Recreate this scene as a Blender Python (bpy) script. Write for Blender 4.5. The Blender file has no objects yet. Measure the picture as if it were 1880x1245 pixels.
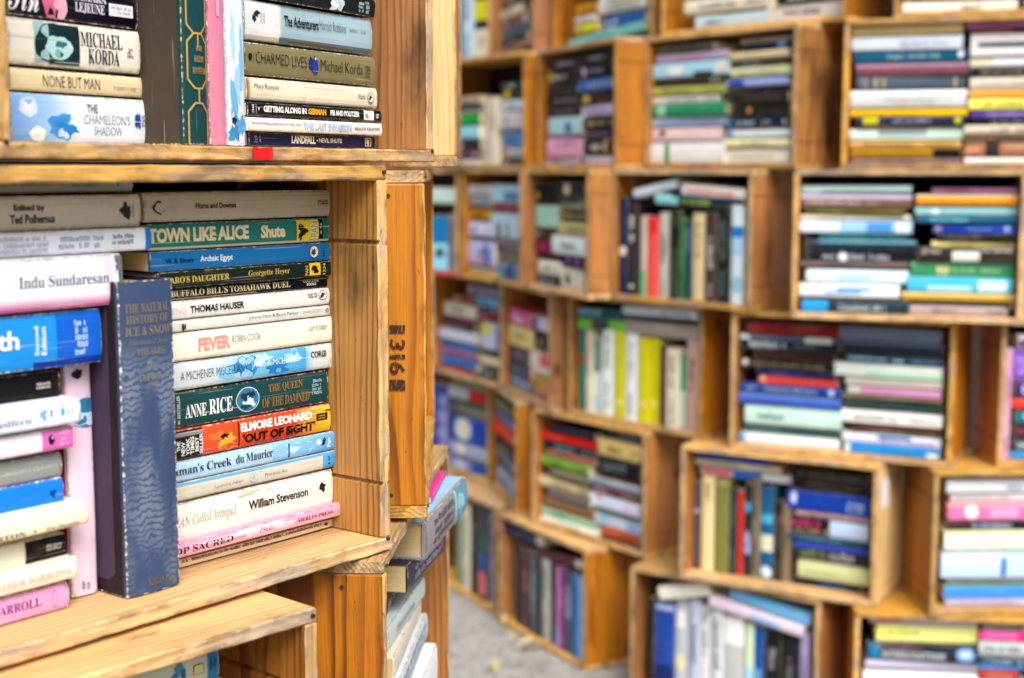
import bpy, math, random
from mathutils import Vector, Matrix, noise as mnoise

# ------------------------------------------------------------------ camera, light, exposure
sc = bpy.context.scene
COL = sc.collection
EYE = 1.243
F, CX, CY, YH = 2611., 940., 622.5, 310.
PITCH = math.atan((CY - YH) / F)
cam = bpy.data.cameras.new('camera'); cam.lens = 50; cam.sensor_width = 36; cam.clip_end = 500; cam.clip_start = .02
cam.dof.use_dof = True; cam.dof.focus_distance = 1.19; cam.dof.aperture_fstop = 5.0
camo = bpy.data.objects.new('camera', cam); COL.objects.link(camo)
camo.location = (0, 0, EYE); camo.rotation_euler = (math.pi/2 - PITCH, 0, 0)
sc.camera = camo
SUN_EL, SUN_AZ = 47, 163          # azimuth clockwise from +Y; behind and left/right of the camera
w = bpy.data.worlds.new('World'); sc.world = w; w.use_nodes = True
nt = w.node_tree; bg = nt.nodes['Background']
sky = nt.nodes.new('ShaderNodeTexSky'); sky.sky_type = 'NISHITA'; sky.sun_disc = False
sky.sun_elevation = math.radians(SUN_EL); sky.sun_rotation = math.radians(SUN_AZ)
sky.air_density = 1.0; sky.dust_density = 4.0; sky.ozone_density = 1.0
hs = nt.nodes.new('ShaderNodeHueSaturation'); hs.inputs['Saturation'].default_value = .35
tc = nt.nodes.new('ShaderNodeTexCoord'); sx = nt.nodes.new('ShaderNodeSeparateXYZ'); mr = nt.nodes.new('ShaderNodeMapRange')
mr.inputs[1].default_value = .0; mr.inputs[2].default_value = .9; mr.inputs[3].default_value = .16; mr.inputs[4].default_value = 1.9   # overcast: bright overhead, dim at the horizon
vm = nt.nodes.new('ShaderNodeVectorMath'); vm.operation = 'SCALE'
nt.links.new(tc.outputs['Generated'], sx.inputs[0]); nt.links.new(sx.outputs[2], mr.inputs[0])
nt.links.new(sky.outputs[0], hs.inputs['Color']); nt.links.new(hs.outputs[0], vm.inputs[0]); nt.links.new(mr.outputs[0], vm.inputs['Scale']); nt.links.new(vm.outputs[0], bg.inputs[0])
bg.inputs[1].default_value = .085
sun = bpy.data.lights.new('sun', 'SUN'); sun.energy = 1.5; sun.angle = math.radians(32); sun.color = (1, .985, .955)
suno = bpy.data.objects.new('sun', sun); COL.objects.link(suno)
az, el = math.radians(SUN_AZ), math.radians(SUN_EL)
sdir = Vector((math.sin(az)*math.cos(el), math.cos(az)*math.cos(el), math.sin(el)))
suno.rotation_euler = sdir.to_track_quat('Z', 'Y').to_euler(); suno.location = (0, -2, 6)
sc.view_settings.view_transform = 'Standard'; sc.view_settings.look = 'None'
sc.view_settings.exposure = 1.06; sc.view_settings.gamma = 1
sc.cycles.use_denoising = True
sc.cycles.max_bounces = 6

RND = random.Random(7)

# ------------------------------------------------------------------ helpers
def lin(h, k=1.0):
    out = []
    for i in (0, 2, 4):
        c = int(h[i:i+2], 16) / 255
        c = c/12.92 if c < .04045 else ((c+.055)/1.055)**2.4
        out.append(min(.83, c**1.28*k))
    return (*out, 1.0)

FWV = Vector((0, math.cos(PITCH), -math.sin(PITCH))); UPV = Vector((0, math.sin(PITCH), math.cos(PITCH)))
def ray(x, y): return FWV + Vector((1, 0, 0))*((x-CX)/F) - UPV*((y-CY)/F)
def on_y(x, z, Y):            # world XY of the point at height z (from the eye), distance Y, seen at column x
    d = Y*math.cos(PITCH) - z*math.sin(PITCH)
    return ((x-CX)/F*d, Y)

class N:                       # small node helper
    def __init__(s, name):
        s.m = bpy.data.materials.new(name); s.m.use_nodes = True; s.t = s.m.node_tree
        s.b = s.t.nodes['Principled BSDF']
    def n(s, typ, **kw):
        k = s.t.nodes.new('ShaderNode'+typ)
        for a, v in kw.items():
            if a.startswith('i_'):
                key = a[2:]; key = int(key) if key.isdigit() else key.replace('_', ' ')
                if isinstance(v, bpy.types.NodeSocket): s.t.links.new(v, k.inputs[key])
                else: k.inputs[key].default_value = v
            else: setattr(k, a, v)
        return k
    def math(s, op, a, b=0., c=0., clamp=False):
        return s.n('Math', operation=op, use_clamp=clamp, i_0=a, i_1=b, i_2=c).outputs[0]
    def attr(s, name, out='Fac'): return s.n('Attribute', attribute_name=name).outputs[out]
    def vmul(s, v, t): return s.n('VectorMath', operation='MULTIPLY', i_0=v, i_1=t).outputs[0]
    def noise(s, v, scale=1., detail=2., rough=.5): return s.n('TexNoise', i_Vector=v, i_Scale=scale, i_Detail=detail, i_Roughness=rough).outputs['Fac']
    def mix(s, f, a, b, mode='MIX'):
        k = s.n('Mix', data_type='RGBA', blend_type=mode)
        for i, v in ((0, f), (6, a), (7, b)):
            if isinstance(v, bpy.types.NodeSocket): s.t.links.new(v, k.inputs[i])
            else: k.inputs[i].default_value = v
        return k.outputs[2]
    def step(s, v, lo, hi): return s.n('MapRange', interpolation_type='SMOOTHSTEP', i_Value=v, i_1=lo, i_2=hi).outputs[0]
    def out(s, col, rough=.5, bump=None, bstr=.2, bdist=.001, spec=.5):
        for k, v in (('Base Color', col), ('Roughness', rough), ('Specular IOR Level', spec)):
            if isinstance(v, bpy.types.NodeSocket): s.t.links.new(v, s.b.inputs[k])
            else: s.b.inputs[k].default_value = v
        if bump is not None:
            bn = s.n('Bump', i_Strength=bstr, i_Distance=bdist, i_Height=bump)
            s.t.links.new(bn.outputs[0], s.b.inputs['Normal'])
        return s.m

def wood(name, early, late, dark, rough=.5, dirt=.5, ringw=.0062, blot=.5, grey=None):
    k = N(name); gc = k.attr('gc', 'Vector'); ed = k.attr('edge')
    d = k.noise(k.vmul(gc, (2.2, 16, 16)), 1, 2)
    d2 = k.noise(k.vmul(gc, (5, 60, 60)), 1, 2)
    sp = k.n('SeparateXYZ', i_0=gc)
    y, z = sp.outputs[1], sp.outputs[2]
    r = k.math('SQRT', k.math('ADD', k.math('MULTIPLY', y, y), k.math('MULTIPLY', z, z)))
    r = k.math('ADD', r, k.math('MULTIPLY', k.math('SUBTRACT', d, .5), .03))
    r = k.math('ADD', r, k.math('MULTIPLY', k.math('SUBTRACT', d2, .5), .004))
    fr = k.math('FRACT', k.math('DIVIDE', r, ringw))
    ringv = k.math('MULTIPLY', k.step(fr, .35, .86), k.math('SUBTRACT', 1., k.step(fr, .9, 1.)))
    rs = k.math('MULTIPLY', ringv, k.step(k.noise(k.vmul(gc, (3, 30, 30)), 1, 1), .25, .65))
    fib = k.noise(k.vmul(gc, (14, 620, 620)), 1, 3, .65)
    col = k.mix(rs, early, late)
    col = k.mix(k.math('MULTIPLY', k.step(fib, .3, .75), .45), col, late)
    en0 = k.noise(k.vmul(gc, (60, 60, 60)), 1, 3, .6)
    bl = k.noise(k.vmul(gc, (6, 11, 11)), 1, 5, .6)
    col = k.mix(k.math('MULTIPLY', k.step(bl, .5, .78), blot), col, dark)
    if grey:
        g = k.noise(k.vmul(gc, (9, 40, 40)), 1, 4, .65)
        col = k.mix(k.math('MULTIPLY', k.step(g, .5, .62), .7), col, grey)
    # knots and long water stains
    vo = k.n('TexVoronoi', i_Vector=k.vmul(gc, (6.5, 17, 17)), i_Scale=1.); rare = k.step(k.n('SeparateColor', i_0=vo.outputs['Color']).outputs[0], .74, .76)
    kd = k.math('ADD', vo.outputs['Distance'], k.math('MULTIPLY', k.math('SUBTRACT', en0, .5), .12))
    col = k.mix(k.math('MULTIPLY', rare, k.math('SUBTRACT', 1., k.step(kd, .05, .17))), col, dark)
    wst = k.noise(k.vmul(gc, (3.5, 24, 24)), 1, 5, .6)
    col = k.mix(k.math('MULTIPLY', k.step(wst, .58, .7), blot*.75), col, dark)
    spots = k.noise(k.vmul(gc, (70, 160, 160)), 1, 3, .6)
    col = k.mix(k.math('MULTIPLY', k.step(spots, .66, .74), .5), col, dark)
    en = k.noise(k.vmul(gc, (28, 70, 70)), 1, 4, .7)
    em = k.math('MULTIPLY', ed, k.step(en, .42, .62))
    col = k.mix(k.math('MULTIPLY', em, dirt), col, dark)
    oi = k.n('ObjectInfo').outputs['Random']
    col = k.n('HueSaturation', i_Value=k.math('MULTIPLY_ADD', oi, .5, .7), i_Saturation=k.math('MULTIPLY_ADD', k.math('FRACT', k.math('MULTIPLY', oi, 7.3)), .25, .85), i_Color=col).outputs[0]
    hgt = k.math('ADD', k.math('MULTIPLY', fib, .6), k.math('ADD', k.math('MULTIPLY', ringv, -.4), k.math('MULTIPLY', en, ed)))
    return k.out(col, k.math('MULTIPLY_ADD', fib, .25, rough-.1), hgt, .45, .0012)

M = {}
M['varnish'] = wood('wood_varnished', lin('cc8e28'), lin('8e5410'), lin('2e1906'), .5)
M['brown'] = wood('wood_brown', lin('bd8836'), lin('88591c'), lin('2a1a08'), .55, blot=.95)
M['aged'] = wood('wood_aged', lin('bf9144'), lin('906424'), lin('3c280e'), .55, blot=1.)
M['deep_shaded'] = wood('wood_deep_shaded', lin('b87c26'), lin('74460e'), lin('221204'), .5, blot=.8, ringw=.009)  # strong-grained varnish, darkened: shade under the overhanging crate is in its colour
M['pale'] = wood('wood_pale', lin('ecd29a'), lin('cfa868'), lin('a07844'), .6, dirt=.3, blot=.3)
M['shelf'] = wood('wood_shelf', lin('deb674'), lin('ba8c48'), lin('644420'), .55, dirt=.45, blot=.5)
M['raw'] = wood('wood_raw_edge', lin('e2bc7e'), lin('c29a5a'), lin('54340f'), .75, dirt=.6, ringw=.004, blot=.55, grey=lin('b0a090'))
M['back'] = wood('wood_back_shaded', lin('2c1c0e'), lin('201208'), lin('0e0804'), .8)  # very dark brown: the shade inside the crates is put into the colour

def cover_mat(name, rough, wear, crease, cloth=0., ripple=False):
    k = N(name); c = k.attr('Col', 'Color'); wr = k.attr('wear')
    oc = k.n('TexCoord').outputs['Object']; oi = k.n('ObjectInfo').outputs['Random']
    p = k.n('VectorMath', operation='ADD', i_0=oc, i_1=k.n('CombineXYZ', i_0=k.math('MULTIPLY', oi, 9.), i_1=k.math('MULTIPLY', oi, 5.)).outputs[0]).outputs[0]
    big = k.noise(p, 22, 3); fine = k.noise(p, 260, 4, .65)
    col = k.mix(1., c, k.n('ValToRGB', i_Fac=big).outputs[0], 'MULTIPLY') if False else c
    col = k.n('HueSaturation', i_Value=k.math('MULTIPLY_ADD', big, .24, .88), i_Color=c).outputs[0]
    if ripple:
        sxyz = k.n('SeparateXYZ', i_0=p)
        ph = k.math('ADD', k.math('MULTIPLY', sxyz.outputs[0], 1250.), k.math('ADD', k.math('MULTIPLY', k.noise(k.vmul(p, (1, 1.5, 1.5)), 66, 4, .55), 22.), k.math('MULTIPLY', sxyz.outputs[2], 120.)))
        f = k.step(k.math('SINE', ph), -1.1, .1)
        f = k.math('MULTIPLY', f, k.step(k.noise(k.vmul(p, (14, 40, 40)), 1, 4), .36, .62))
        lengthwise = k.step(k.n('SeparateXYZ', i_0=oc).outputs[0], .035, .075)
        onspine = k.math('SUBTRACT', 1., k.step(k.n('SeparateXYZ', i_0=oc).outputs[1], .002, .0035))
        col = k.mix(k.math('MULTIPLY', k.math('MULTIPLY', f, onspine), k.math('MULTIPLY', lengthwise, .9)), col, lin('858e9c'))
    # yellowed paper / grime
    col = k.mix(k.math('MULTIPLY', k.step(k.noise(p, 55, 5, .65), .55, .8), .22), col, lin('8a7450'))
    cr = k.noise(k.vmul(p, (9, 300, 750)), 1, 2, .6)
    col = k.mix(k.math('MULTIPLY', k.step(cr, .66, .72), crease), col, lin('e8e2d6'))
    cr2 = k.noise(k.vmul(p, (7, 260, 620)), 1, 3, .6)
    col = k.mix(k.math('MULTIPLY', k.step(cr2, .62, .72), crease*.7), col, lin('8a7860'))
    gr = k.math('ADD', k.math('MULTIPLY', wr, .5), k.math('MULTIPLY', k.noise(p, 120, 4, .65), .8))
    col = k.mix(k.math('MULTIPLY', k.step(gr, .62, .95), .5 if not ripple else .2), col, lin('6e5a40'))
    m = k.math('ADD', k.math('MULTIPLY', wr, .62), k.math('MULTIPLY', fine, .75))
    col = k.mix(k.math('MULTIPLY', k.step(m, .93, 1.06), wear), col, lin('efe9dc'))
    b = fine
    if cloth: b = k.math('ADD', fine, k.math('MULTIPLY', k.noise(k.vmul(p, (1400, 1400, 1400)), 1, 1), cloth))
    return k.out(col, k.math('MULTIPLY_ADD', fine, .25, rough-.1), b, .12, .0006, .22)
M['gloss'] = cover_mat('book_cover_laminated', .38, .9, .55)
M['matt'] = cover_mat('book_cover_matt', .62, .75, .3)
M['cloth'] = cover_mat('book_cover_cloth', .85, .35, .0, 1.)
M['ripple'] = cover_mat('book_cover_worn_cloth', .7, .9, .0, .6, True)

def page_mat():
    k = N('page_edges'); oc = k.n('TexCoord').outputs['Object']; oi = k.n('ObjectInfo').outputs['Random']
    f = k.noise(k.vmul(oc, (3, 3, 2600)), 1, 3, .7)
    base = k.mix(k.math('FRACT', k.math('MULTIPLY', oi, 3.7)), lin('eadfc4'), lin('d9bf8c'))
    col = k.mix(k.step(f, .45, .72), base, lin('b09468'))
    return k.out(col, .9, f, .3, .0005, .1)
M['page'] = page_mat()

def flat_mat(name, hexc, rough=.7):
    k = N(name); oc = k.n('TexCoord').outputs['Object']
    col = k.n('HueSaturation', i_Value=k.math('MULTIPLY_ADD', k.noise(oc, 140, 4), .5, .75), i_Color=lin(hexc)).outputs[0]
    return k.out(col, rough)
M['tape'] = flat_mat('red_tape', 'd0142c', .45)
M['sticker'] = flat_mat('white_sticker', 'eceaf0', .5)
def ink_mat():
    k = N('stencil_ink'); oc = k.n('TexCoord').outputs['Object']
    k.out(lin('4a2c12'), .8); a = k.step(k.noise(k.vmul(oc, (500, 700, 240)), 1, 4, .7), .38, .47)
    k.t.links.new(a, k.b.inputs['Alpha']); return k.m
M['ink'] = ink_mat()
M['nail'] = flat_mat('rusty_nail', '4a3020', .6)
M['leaf'] = flat_mat('dry_leaf', 'c8ba8c', .85)

def ground_mat():
    k = N('gravel'); oc = k.n('TexCoord').outputs['Object']
    v = k.n('TexVoronoi', i_Vector=oc, i_Scale=105.); v2 = k.n('TexVoronoi', i_Vector=oc, i_Scale=210.)
    col = k.mix(k.n('SeparateColor', i_0=v.outputs['Color']).outputs[0], lin('85837f'), lin('c4c3c0'))
    col = k.mix(k.math('MULTIPLY', k.n('SeparateColor', i_0=v2.outputs['Color']).outputs[1], .5), col, lin('c8c2b8'))
    big = k.noise(oc, 5, 4)
    col = k.mix(k.math('MULTIPLY', k.step(big, .45, .75), .35), col, lin('77705f'))
    h = k.math('ADD', k.math('MULTIPLY', v.outputs['Distance'], -1.), k.math('MULTIPLY', v2.outputs['Distance'], -.4))
    return k.out(col, .95, h, 1., .008, .2)
M['ground'] = ground_mat()

class MB:                       # one mesh: verts, faces, per-corner colour, per-vertex attributes
    def __init__(s): s.v = []; s.f = []; s.c = []; s.mi = []; s.w = []; s.gc = []
    def add(s, vs, fs, col=None, mi=0, wear=0., gc=None):
        o = len(s.v); s.v += vs
        s.w += wear if isinstance(wear, list) else [wear]*len(vs)
        s.gc += gc if gc else [(0, 0, 0)]*len(vs)
        for i, f in enumerate(fs):
            s.f.append([o+j for j in f]); s.c.append(col); s.mi.append(mi[i] if isinstance(mi, list) else mi)
    def mesh(s, name, mats, kind='book'):
        me = bpy.data.meshes.new(name); me.from_pydata(s.v, [], s.f)
        for m in mats: me.materials.append(m)
        me.polygons.foreach_set('material_index', s.mi)
        if kind == 'book':
            ca = me.color_attributes.new('Col', 'FLOAT_COLOR', 'CORNER'); buf = []
            for f, c in zip(s.f, s.c):
                if isinstance(c, list):
                    for q in c: buf += q
                else: buf += list(c)*len(f)
            ca.data.foreach_set('color', buf)
            me.attributes.new('wear', 'FLOAT', 'POINT').data.foreach_set('value', s.w)
        else:
            me.attributes.new('edge', 'FLOAT', 'POINT').data.foreach_set('value', s.w)
            me.attributes.new('gc', 'FLOAT_VECTOR', 'POINT').data.foreach_set('vector', [x for g in s.gc for x in g])
        me.update()
        return me

def link(name, data, parent=None, mat=None):
    o = bpy.data.objects.new(name, data); COL.objects.link(o)
    if parent: o.parent = parent
    if mat is not None: o.matrix_world = mat
    return o
def tag(o, label, cat, group=None, kind=None):
    if label: o['label'] = label
    if cat: o['category'] = cat
    if group: o['group'] = group
    if kind: o['kind'] = kind
    return o

# ------------------------------------------------------------------ ground
gm = bpy.data.meshes.new('ground'); R_ = 60
gm.from_pydata([(-R_, -R_, 0), (R_, -R_, 0), (R_, R_, 0), (-R_, R_, 0)], [], [(0, 1, 2, 3)]); gm.materials.append(M['ground'])
link('ground', gm)['kind'] = 'structure'

# ------------------------------------------------------------------ crates
def board(mb, O, ex, ey, ez, L, wd, t, n, rng, amp=.0007, grooves=(), frontmat=1):
    """plank: grain along ex, wide along ey (front edge at ey=0), thick along ez"""
    c = .0013; q = min(.006, wd*.2)
    P = [(0, c, 1), (0, t/2, .25), (0, t-c, 1), (c, t, 1), (c+q, t, 0), (wd/2, t, 0), (wd-c-q, t, 0), (wd-c, t, 1),
         (wd, t-c, 1), (wd, t/2, 0), (wd, c, 1), (wd-c, 0, 1), (wd-c-q, 0, 0), (wd/2, 0, 0), (c+q, 0, 0), (c, 0, 1)]
    xs = [0, .0015] + [L*(i+1)/(n+1) for i in range(n)] + [L-.0015, L]
    for g in grooves: xs += [g-.0025, g-.0008, g+.0008, g+.0025]
    xs = sorted(xs)
    off = (rng.uniform(0, 50), rng.uniform(-.09, .03)-wd*.3, rng.uniform(.015, .08)*rng.choice((-1, 1)))
    sd = rng.uniform(0, 100)
    vs, wr, gc, fs, mi = [], [], [], [], []
    for x in xs:
        end = x < .0007 or x > L-.0007
        ng = any(abs(x-g) < .001 for g in grooves)
        for (y, z, e) in P:
            j = mnoise.noise((x*38+sd, y*25, z*90))*amp + mnoise.noise((x*140+sd, y*60, z*200+9))*amp*.6
            yy = y + (j*1.6 if e else j*.4); zz = z + (mnoise.noise((x*45+sd+40, y*30, z*60))*amp if e else 0)
            if end: yy = wd/2+(yy-wd/2)*(1-.0016/wd); zz = t/2+(zz-t/2)*.86
            if ng: zz = t/2+(zz-t/2)*.55
            vs.append(tuple(O + ex*x + ey*yy + ez*zz)); wr.append(1. if (end or ng) else e)
            gc.append((x+off[0], y+off[1], z+off[2]))
    m = len(P)
    flip = ex.cross(ey).dot(ez) < 0
    for i in range(len(xs)-1):
        for j in range(m):
            a, b = i*m+j, i*m+(j+1) % m
            f = (a, b, b+m, a+m); fs.append(f if flip else f[::-1])
            mi.append(frontmat if j in (0, 1, 2, 15) else 0)
    fs.append(tuple(range(m)) if not flip else tuple(range(m))[::-1]); mi.append(1)
    k = (len(xs)-1)*m
    fs.append(tuple(range(k, k+m))[::-1] if not flip else tuple(range(k, k+m))); mi.append(1)
    mb.add(vs, fs, None, mi, wr, gc)

X, Y, Z = Vector((1, 0, 0)), Vector((0, 1, 0)), Vector((0, 0, 1))
class Crate: pass
CR = {}
def crate(key, nick, P0, ang, W, z0, z1, D=.19, tb=.011, side='varnish', sides=None, grooved=True, label=None, group='book crates of the far wall', n=10, flat='shelf'):
    c = Crate(); c.key, c.nick = key, nick
    a = math.radians(ang)
    c.t = Vector((math.cos(a), math.sin(a), 0)); c.i = Vector((-math.sin(a), math.cos(a), 0))
    c.P0 = Vector((P0[0], P0[1], 0)); c.z0, c.z1, c.W, c.D, c.tb, c.ang = z0, z1, W, D, tb, a
    c.mat = Matrix.Translation((P0[0], P0[1], EYE+z0)) @ Matrix.Rotation(a, 4, 'Z')
    rng = random.Random(key)
    root = bpy.data.objects.new('crate', None); COL.objects.link(root); root.matrix_world = c.mat
    root.empty_display_size = .05
    tag(root, label or f'weathered orange-brown wooden crate, {nick}', 'crate', group)
    H = z1-z0-.0016
    def part(name, fn, mats):
        mb = MB(); fn(mb); me = mb.mesh(name, mats, 'wood'); o = link(name, me, root); return o
    m1 = [M[flat], M['raw']]
    part('bottom_panel', lambda mb: board(mb, Vector((0, 0, 0)), X, Y, Z, W, D, tb, n*2, rng), m1)
    part('top_panel', lambda mb: board(mb, Vector((.001, .001, H-tb)), X, Y, Z, W-.002, D-.001, tb, n*2, rng), m1)
    h = H-2*tb-.0006; ls, rs = sides or (side, side)
    gv = (h*.155, h*.83) if grooved else ()
    part('side_panel', lambda mb: board(mb, Vector((.0005, .0005, tb+.0003)), Z, Y, X, h, D-.002, .0115, n, rng, .0008, gv), [M[ls], M['raw']])
    part('side_panel', lambda mb: board(mb, Vector((W-.0125, .0005, tb+.0003)), Z, Y, X, h, D-.002, .0115, n, rng, .0008, gv), [M[rs], M['raw']])
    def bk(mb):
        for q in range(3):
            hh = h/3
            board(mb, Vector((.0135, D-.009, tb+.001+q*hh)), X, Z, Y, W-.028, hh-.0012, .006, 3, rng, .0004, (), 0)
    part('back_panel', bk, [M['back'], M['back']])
    nm = MB()
    for (nx, nz) in ((.006, H*.03+.001), (W-.006, H*.03+.001), (.006, H-tb*.45), (W-.006, H-tb*.45)):
        r = .0016; ring_ = [(nx+r*math.cos(q*math.pi/4), -.0016, nz+r*math.sin(q*math.pi/4)) for q in range(8)]
        nm.add(ring_+[(x_, .0004, z_) for x_, _, z_ in ring_], [tuple(range(8))]+[(q, 8+q, 8+(q+1) % 8, (q+1) % 8) for q in range(8)])
    for zz in (H*.07, H*.93):
        for yy in (D*.25, D*.7):
            for xs_ in (-.0008, W+.0008):
                r = .0018; ring_ = [(xs_, yy+r*math.cos(q*math.pi/4), zz+r*math.sin(q*math.pi/4)) for q in range(8)]
                nm.add(ring_, [tuple(range(8))])
    o = link('nail_heads', nm.mesh('nail_heads', [M['nail']], 'wood'), root); o['kind'] = 'stuff'
    c.root = root; CR[key] = c; c.items = []
    return c

def pl(c, x, y, d=0.):          # pixel -> (u, v) on the crate's front plane moved d into the crate
    r = ray(x, y); O = c.P0 + c.i*d
    k = O.dot(c.i) / r.dot(c.i); p = r*k
    return (p-O).dot(c.t), p.z - c.z0

H_ = .31
def far(key, nick, row, L=None, R=None, W=None, ang=None, **kw):
    z0 = .31 - H_*row; z1 = z0 + H_
    zz = z0 if row else z0
    a = on_y(L[0], zz, L[1]) if L else None
    b = on_y(R[0], zz, R[1]) if R else None
    if a and b:
        W = math.hypot(b[0]-a[0], b[1]-a[1]); ang = math.degrees(math.atan2(b[1]-a[1], b[0]-a[0]))
    elif b:
        a = (b[0]-W*math.cos(math.radians(ang)), b[1]-W*math.sin(math.radians(ang)))
    return crate(key, nick, a, ang, W, z0, z1, **kw)

far('R0a', 'topmost-tier crate beside the near post', 0, R=(900, 4.38), W=.47, ang=-52)
far('R0b', 'topmost crate of slanting grey books', 0, (905, 4.40), (978, 3.97))
far('R0c', 'topmost crate with the teal book', 0, (1013, 3.95), (1198, 3.49))
far('R0d', 'topmost crate with white rolled book', 0, (1212, 3.42), (1552, 3.05), side='brown')
far('R0e', 'topmost crate at right edge', 0, (1640, 3.0), W=.47, ang=-18)if False else crate('R0e', 'topmost crate at right edge', on_y(1640, .31, 3.0), -18, .47, .31, .62)
far('R1a', 'second-tier crate with bright green spine', 1, R=(964, 3.80), W=.47, ang=-56)
far('R1b', 'second-tier crate of black spines', 1, (985, 3.80), (1130, 3.39))
far('R1c', 'second-tier crate with bent cream book', 1, (1181, 3.42), (1459, 3.05), sides=('varnish', 'brown'))
crate('R1d', 'second-tier crate with yellow spines', on_y(1543, 0, 3.02), -19, .47, 0, .31)
far('R2a', 'third-tier crate over the red tape', 2, R=(841, 4.10), W=.47, ang=-50)
far('R2b', 'third-tier crate with dull gold spine', 2, (848, 4.08), (957, 3.72))
far('R2c', 'third-tier crate with pale mint block', 2, (961, 3.76), (1079, 3.38))
far('R2d', 'third-tier crate of upright books', 2, (1121, 3.40), (1378, 3.08))
far('R2e', 'third-tier crate with orange-gold spine', 2, (1451, 2.96), (1877, 2.83))
far('R3a', 'fourth-tier crate beside the near post', 3, (795, 4.36), (920, 3.98))
far('R3b', 'fourth-tier crate with cream-yellow block', 3, (921, 3.98), (1009, 3.60))
far('R3c', 'fourth-tier crate of upright lime-yellow spines', 3, (1042, 3.57), (1288, 3.22))
far('R3d', 'fourth-tier crate with dark red spine', 3, (1338, 3.13), (1747, 2.91), D=.203)
crate('R3e', 'fourth-tier crate at right edge', on_y(1829, -.62, 2.93), 0, .47, -.62, -.31, D=.21)
far('R4a', 'fifth-tier crate with white oval on blue', 4, R=(897, 4.13), W=.47, ang=-56)
far('R4b', 'fifth-tier narrow crate of slanting books', 4, (899, 4.13), (947, 3.76))
far('R4c', 'fifth-tier crate with bright red spine', 4, (975, 3.68), (1184, 3.33))
far('R4d', 'fifth-tier crate with white sticker', 4, (1246, 3.17), (1607, 2.94), sides=('varnish', 'pale'), D=.203)
crate('R4e', 'fifth-tier crate at right edge', on_y(1706, -.93, 2.89), 2, .47, -.93, -.62, D=.21)
far('R5a', 'ground crate farthest along the gravel', 5, R=(910, 3.86), W=.47, ang=-62)
far('R5b', 'ground crate with magenta spine', 5, (914, 3.80), (1074, 3.41))
far('R5c', 'ground crate of upright white spines', 5, (1154, 3.27), (1500, 3.00))
crate('R5d', 'ground crate with cream-yellow block', on_y(1567, -1.05, 2.92), -8, .47, -1.24, -.93, D=.21)

G2 = 'book crates of the near stack'
def near(key, nick, R, ang, W, z0, z1, label, **kw):
    a = math.radians(ang); kw.setdefault('n', 26)
    return crate(key, nick, (R[0]-W*math.cos(a), R[1]-W*math.sin(a)), ang, W, z0, z1, label=label, group=G2, **kw)
near('N1', 'near upper crate', (-.072, 1.343), 62.2, .522, .006, .316, 'near upper wooden crate with red tape on its shelf edge', D=.2, sides=('varnish', 'brown'), grooved=False)
near('N2', 'near middle crate', (-.100, 1.162), 51.8, .52, -.3165, .004, 'near middle wooden crate filled with sharp paperbacks', D=.176, sides=('varnish', 'aged'), tb=.0115)
near('N3', 'near lower crate', (-.142, 1.015), 47.7, .50, -.63, -.3185, 'near lower wooden crate at the bottom left corner, mostly out of frame', D=.165)
crate('N1b', 'pale-sided crate', (-.0575, 1.50), 91.5, .47, .002, .316, D=.2, sides=('pale', 'varnish'), grooved=False, label='turned crate showing its pale unvarnished side, behind the upper near crate', group=G2, n=26)
crate('N2b', 'stencilled crate', (-.0765, 1.256), 92.3, .49, -.3135, .0, D=.128, grooved=False, label='turned crate with black stencilled digits on its orange side', group=G2, n=26)
crate('N3b', 'lower turned crate', (-.1039, 1.1296), 86.4, .497, -.63, -.3165, D=.142, grooved=False, sides=('deep_shaded', 'varnish'), label='turned crate low beside the gravel, books facing right', group=G2, n=26)

for _k, _z in (('N4', -.9365), ('N5', -1.242)):
    near(_k, 'lower crates', (-.142, 1.015), 47.7, .50, _z, _z+.3055, 'plain empty crate under the near lower crate, '+('resting on the gravel' if _k == 'N5' else 'second up from the gravel'), D=.165, n=8)
    crate(_k+'b', 'lower crates', (-.1039, 1.1296), 86.4, .497, _z, _z+.3055, D=.142, grooved=False, label='plain empty crate under the turned crate, '+('resting on the gravel' if _k == 'N5' else 'second up from the gravel'), group=G2, n=8)

# ------------------------------------------------------------------ text meshes
SERIF = {}
for i in range(26):
    SERIF[chr(65+i)] = chr(0x1D400+i); SERIF[chr(97+i)] = chr(0x1D41A+i)
ITAL = {}
for i in range(26):
    ITAL[chr(65+i)] = chr(0x1D434+i); ITAL[chr(97+i)] = chr(0x1D44E+i) if i != 7 else '\u210e'
SCRIPT = {}
for i in range(26):
    SCRIPT[chr(65+i)] = chr(0x1D4D0+i); SCRIPT[chr(97+i)] = chr(0x1D4EA+i)
for i in range(10): SERIF[chr(48+i)] = chr(0x1D7CE+i)
TXT = {}
def text_mesh(body, style):
    key = (body, style)
    if key in TXT: return TXT[key]
    mp = {'s': SERIF, 'i': ITAL, 'c': SCRIPT}.get(style)
    cu = bpy.data.curves.new('lettering', 'FONT'); cu.resolution_u = 2
    cu.body = ''.join(mp.get(ch, ch) for ch in body) if mp else body
    if style == 'b': cu.offset = .022
    if style == 'h': cu.offset = .045
    if style == 'n': cu.offset = -.012
    cu.space_character = .96
    o = bpy.data.objects.new('lettering', cu); COL.objects.link(o)
    dg = bpy.context.evaluated_depsgraph_get(); me = o.evaluated_get(dg).to_mesh()
    vs = [(v.co.x, v.co.y) for v in me.vertices]; fs = [tuple(p.vertices) for p in me.polygons]
    o.evaluated_get(dg).to_mesh_clear()
    bpy.data.objects.remove(o); bpy.data.curves.remove(cu)
    x0 = min(v[0] for v in vs); x1 = max(v[0] for v in vs); y0 = min(v[1] for v in vs); y1 = max(v[1] for v in vs)
    vs = [((x-x0)/(x1-x0), (y-y0)/(y1-y0)) for x, y in vs]
    TXT[key] = (vs, fs); return TXT[key]

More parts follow.
